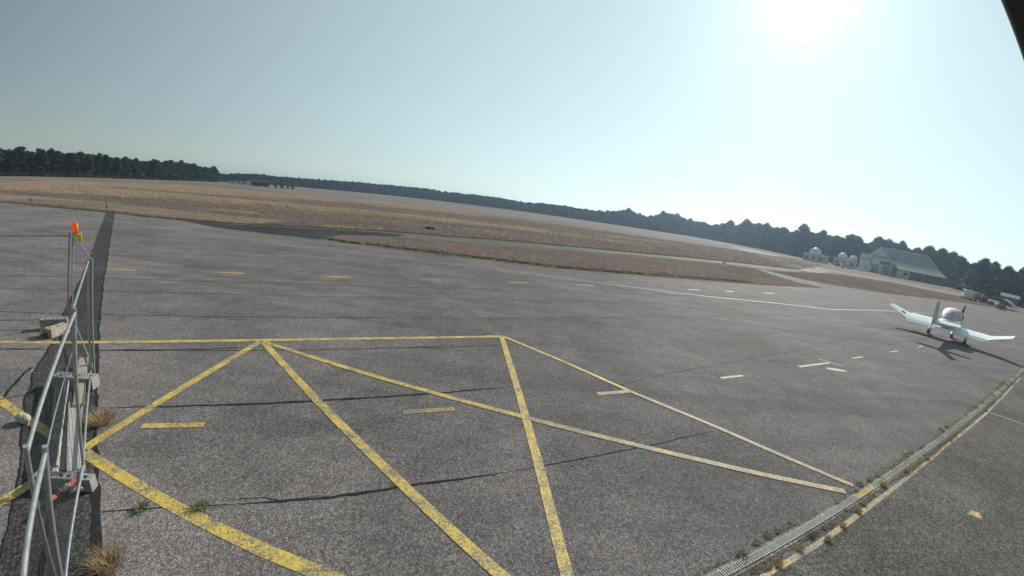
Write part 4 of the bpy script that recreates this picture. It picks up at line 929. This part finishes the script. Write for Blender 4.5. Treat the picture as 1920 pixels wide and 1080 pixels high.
# ------------------------------------------------------------------ site fence
ZT = 2.7
def near_top(u, v, base):   # top point above `base` seen at (u, v)
    best = min((abs((G(u, v, z) - Vector((base.x, base.y, z))).length), z) for z in np.linspace(2.3, 3.1, 41)); return G(u, v, best[1])
B1 = G(128, 605, .12); B2 = G(171, 705, .12); B3 = G(158, 885, .12); B4 = G(124, 1165, .12)
T1 = near_top(130, 442, B1); T2 = near_top(166, 490, B2); T3 = near_top(135, 584, B3); T4 = near_top(50, 850, B4)
B1b = G(137, 604, .12); T1b = near_top(137, 442, B1b); T3b = near_top(140, 587, B3); T4b = near_top(85, 850, B4)
B0 = G(-150, 607, .12); T0 = G(-150, 446, T1.z)
B5 = Vector((-.35, -.95, .12)); T5 = Vector((-.55, -1.0, T4.z))
gfp = 'mesh site fence panels'
def panel(bl_, tl_, br_, tr_, lab, r=.022, mat='galv', hs=.13, vs=.25, wr=.0028, ext=.12):
    c = (bl_ + br_) / 2; o = thing('mesh_fence', (c.x, c.y, 0), 0, lab, 'fence', gfp); off = Vector((c.x, c.y, 0))
    q = [p - off for p in (bl_, tl_, br_, tr_)]
    e = (q[1] - q[0]).normalized() * ext
    for a, b in ((q[0], q[1]), (q[2], q[3])):
        mb = MB(); mb.tube([a, b + e * .6], r, 10); mb.obj('post', M[mat], o, True)
    dl = (q[3] - q[1])
    for t in (0, 1):
        a, b = (q[1], q[3]) if t else (q[0] + e, q[2] + e)
        mb = MB(); mb.tube([a + (b - a) * .004, b - (b - a) * .004], r * .86, 10); mb.obj('rail', M[mat], o, True)
    mb = MB(); hgt = (q[1] - q[0]).length; n = int(hgt / hs)
    for i in range(1, n):
        t = i / n; a = q[0].lerp(q[1], t); b = q[2].lerp(q[3], t); sag = Vector((0, 0, -.01))
        mb.tube([a, a.lerp(b, .5) + sag, b], wr, 4, False)
    L = (q[2] - q[0]).length; n = int(L / vs)
    for i in range(1, n):
        t = i / n; mb.tube([q[0].lerp(q[2], t) + e, q[1].lerp(q[3], t)], wr, 4, False)
    mb.obj('wire_mesh', M['wire'], o); return o
panel(B0, T0, B1, T1, 'far fence panel running to the left edge, with the orange lamp at its right post', mat='galv_dull', wr=.0009)
panel(B1b, T1b, B2 + Vector((.05, .05, 0)), T2 + Vector((.05, .05, 0)), 'fence panel from the orange lamp to the second concrete foot', mat='galv_dull', r=.019, wr=.0009, hs=.2, vs=.4)
panel(B2, T2, B3 + Vector((-.05, .05, 0)), T3 + Vector((-.05, .05, 0)), 'middle fence panel above the tied white boards, between second and third foot', wr=.0011, hs=.28, vs=.5)
panel(B3, T3b, B4 + Vector((-.1, .1, 0)), T4 , 'near fence panel with the thick white top rail at the left', r=.027, hs=.055, vs=.25, wr=.0021)
panel(B4 + Vector((.12, -.02, 0)), T4b, B5, T5, 'nearest fence panel cut off by the bottom edge of the photo', r=.028, hs=.2, vs=.055, wr=.0018)
mb = MB(); a = G(137, 656, 1.75); b = near_top(86, 850, B4)
mb.tube([a, b], .008, 6); tag(mb.obj('stay_wire', M['galv']), 'thin steel wire strung from the third fence post to the open tube post', 'wire')
# concrete feet
def foot(p, q, lab, mat='block', hh=.17, wd=.28, tilt=0.0):
    c = (p + q) / 2; L = (q - p).length; t = thing('concrete_block', (c.x, c.y, 0.0), math.atan2(q.y - p.y, q.x - p.x), lab, 'concrete block', 'concrete feet of the fence'); t.rotation_euler[1] = tilt
    # body with through holes: slats between openings
    mb = MB(); xs_ = [-L / 2, -L * .40, -L * .32, -L * .08, 0, L * .06, L * .13, L * .34, L * .42, L / 2]
    for i in range(9):
        if i % 2 == 0: mb.box(xs_[i], xs_[i + 1], -wd / 2, wd / 2, .0, hh)
        else:
            mb.box(xs_[i], xs_[i + 1], -wd / 2, -wd * .2, .0, hh - .002); mb.box(xs_[i], xs_[i + 1], wd * .2, wd / 2, .0, hh - .002)
            mb.box(xs_[i], xs_[i + 1], -wd * .2, wd * .2, .0, hh * .35)
    b_ = mb.obj('block', M[mat], t)
    return t
foot(G(77, 606, .17), G(128, 603, .17), 'farthest grey concrete fence foot, under the post with the orange lamp', hh=.3)
foot(G(90, 622, .17), G(124, 611, .17), 'tan concrete fence foot lying askew in front of the farthest grey one', 'block_tan', .26)
foot(G(102, 703, .25), G(178, 707, .25), 'middle grey concrete fence foot under the second post', hh=.27)
foot(G(64, 884, .25), G(172, 891, .25), 'nearest large grey concrete fence foot with a hole at its right end', hh=.22, wd=.17)
# bundle of dark mesh wires lying along the inside of the near panel
cb = G(108, 790); bd = thing('wire_bundle', cb, 0, 'bundle of dark parallel mesh wires lying between the near fence panel and the boards', 'wire bundle')
mb = MB()
for k in range(15):
    t = k / 14; mb.tube([G(103 + 25 * t, 710, .22 + .02 * (k % 3)) - cb, G(97 + 20 * t, 790, .24 + .02 * (k % 2)) - cb, G(89 + 15 * t, 872, .22 + .02 * (k % 3)) - cb], .009, 5)
mb.obj('wires', M['wire'], bd)
for v in (725, 790, 855):
    f_ = (v - 710) / 162; mb = MB(); mb.tube([G(102 - 14 * f_, v, .21) - cb, G(129 - 24 * f_, v, .21) - cb], .008, 5); mb.obj('cross_wire', M['wire'], bd)
# barrier boards laid along the fence
def plank(a, b, wd, th, z, lab, mat, name='barrier_board', bands=(), cat='board', rx=0.0):
    L = (b - a).length; c = (a + b) / 2
    o = thing(name, (c.x, c.y, z), math.atan2(b.y - a.y, b.x - a.x), lab, cat)
    o.rotation_euler[0] = rx
    mb = MB(); mb.box(-L / 2, L / 2, -wd / 2, wd / 2, 0, th); mb.obj('board', M[mat], o, bevel=.006)
    for t, w_, m_ in bands:
        mb = MB(); x = -L / 2 + t * L; mb.box(x - w_ / 2, x + w_ / 2, -wd / 2 - .004, wd / 2 + .004, .002, th + .004); mb.obj('band', M[m_], o)
    return o
plank(G(159, 684), G(150, 775), .20, .06, .14, 'pale weathered board with two dark straps beside the middle fence foot', 'wood', bands=((.22, .05, 'plastic_dark'), (.42, .05, 'plastic_dark')))
plank(G(152, 760), G(146, 838), .10, .08, .02, 'thin dark grey board continuing below the strapped board', 'galv_dull')
plank(G(139, 768), G(148, 932), .17, .05, .10, 'white barrier board with orange edge and blue band near the fence foot', 'white', bands=((.03, .04, 'red'), (.86, .05, 'blue'), (.91, .05, 'blue'), (.985, .05, 'red')))
plank(G(134, 766), G(133, 920), .05, .10, .06, 'narrow orange and pink edged rail between the two white barrier boards', 'stone')
plank(G(128, 730), G(108, 912), .08, .10, .10, 'narrow white barrier board farthest left in the stack', 'white', bands=((.3, .1, 'red'), (.55, .12, 'plastic_dark'), (.93, .05, 'blue')))
plank(G(133, 742), G(121, 890), .08, .05, .04, 'grey plank between the barrier boards in the stack', 'wall_dark')
plank(G(131, 724), G(124, 760), .07, .08, .16, 'short pinkish white batten lying on the ribbed sheet', 'white')
# red and white barrier tape
for i, (a, b, m_) in enumerate((((96, 930), (110, 918), 'red'), ((110, 918), (120, 912), 'tape'), ((120, 912), (139, 903), 'red'))):
    pass
tape = thing('barrier_tape', G(118, 915), 0, 'crumpled red and white barrier tape hanging on the ends of the boards', 'tape')
P = [G(u, v, z) - G(118, 915) for u, v, z in ((95, 936, .25), (104, 930, .22), (112, 918, .30), (118, 921, .20), (124, 910, .32), (132, 908, .28), (141, 898, .30))]
for k in range(3):
    mb = MB(); seg = P[k * 2:k * 2 + 3]
    mb.add([p_ + Vector((.012, .02, -.028)) for p_ in seg] + [p_ + Vector((-.012, -.006, .028)) for p_ in seg], [(0, 1, 4, 3), (1, 2, 5, 4)])
    t_ = mb.obj('tape_strip', M['red'] if k != 1 else M['tape'], tape); t_.modifiers.new('thick', 'SOLIDIFY').thickness = .003
# stone on the left
mb = MB(); mb.ball((0, 0, .12), .24, .17, .15, 12, 8)
for i, q in enumerate(mb.v):
    k = 1 + .28 * mnoise.noise(Vector(q) * 6); mb.v[i] = (q[0] * k, q[1] * k, q[2] * k)
o = mb.obj('rock', M['stone']); o.scale = (.72, .72, .72); o.location = G(46, 792); tag(o, 'pale rough rock on the crack at the left, on the yellow line', 'rock')
# beacon lamp
vr = ray(141, 432); vr = Vector((vr.x, vr.y, 0)).normalized(); rt = Vector((vr.y, -vr.x, 0))    # towards the lamp, and to its right
lb = T1b + rt * .13 + Vector((0, 0, -.06))
lamp = thing('warning_lamp', lb, math.atan2(rt.y, rt.x), 'orange warning lamp with yellow battery case on top of the far fence post', 'lamp')
mb = MB(); mb.box(-.10, .10, -.07, .07, -.12, .12); mb.obj('battery_case', M['yellow_case'], lamp, bevel=.02)
mb = MB(); mb.tube([(-.05, 0, .12), (-.05, 0, .16)], .05, 14); mb.obj('collar', M['plastic_dark'], lamp)
def disc(r, t, n=28):
    mb = MB(); rings = []
    for x, k in ((-t, .55), (-t * .85, .85), (-t * .4, .98), (0, 1), (t * .4, .98), (t * .85, .85), (t, .55)):
        rings.append([Vector((x, math.cos(2 * math.pi * i / n) * r * k, math.sin(2 * math.pi * i / n) * r * k)) for i in range(n)])
    return mb.loft(rings)
md = disc(.155, .06); ca, sa = math.cos(R(20)), math.sin(R(20))
md.v = [(x * ca - y * sa - .07, x * sa + y * ca, z + .30) for x, y, z in md.v]
ln = md.obj('lens', M['orange'], lamp, True)
mb = MB(); pts_ = [(-.07 - math.cos(t) * .157 * sa, math.cos(t) * .157 * ca, .30 + math.sin(t) * .157) for t in [k * math.pi / 12 for k in range(25)]]
mb.tube(pts_, .010, 6, False); mb.obj('lens_rim', M['yellow_case'], ln)

# ------------------------------------------------------------------ mast tube near the camera
d1_, d2_ = ray(1881, -60), ray(1962, 150)
p1, p2 = d1_ * 1.25 + Vector((0, 0, H)), d2_ * 1.25 + Vector((0, 0, H))
dd = (p2 - p1).normalized(); mb = MB(); mb.tube([p1 - dd * .9, p2 + dd * 1.4], .034, 20)
o = mb.obj('mast_tube', M['pole'], None, True); tag(o, 'dark metal tube crossing the upper right corner close to the camera', 'tube')

# ------------------------------------------------------------------ haze
mb = MB(); mb.box(-2600, 2600, -2600, 2600, -1.2, 34)
m = bpy.data.materials.new('haze_air'); m.use_nodes = True; nt = m.node_tree; nt.nodes.clear()
om = nt.nodes.new('ShaderNodeOutputMaterial'); pv = nt.nodes.new('ShaderNodeVolumePrincipled')
pv.inputs['Color'].default_value = (0.56, 0.75, 0.98, 1); pv.inputs['Density'].default_value = 0.00036; pv.inputs['Anisotropy'].default_value = 0.72
nt.links.new(pv.outputs[0], om.inputs['Volume'])
o = mb.obj('haze', m); o['kind'] = 'stuff'; o['label'] = 'thin pale haze in the air over the airfield'; o.display_type = 'WIRE'
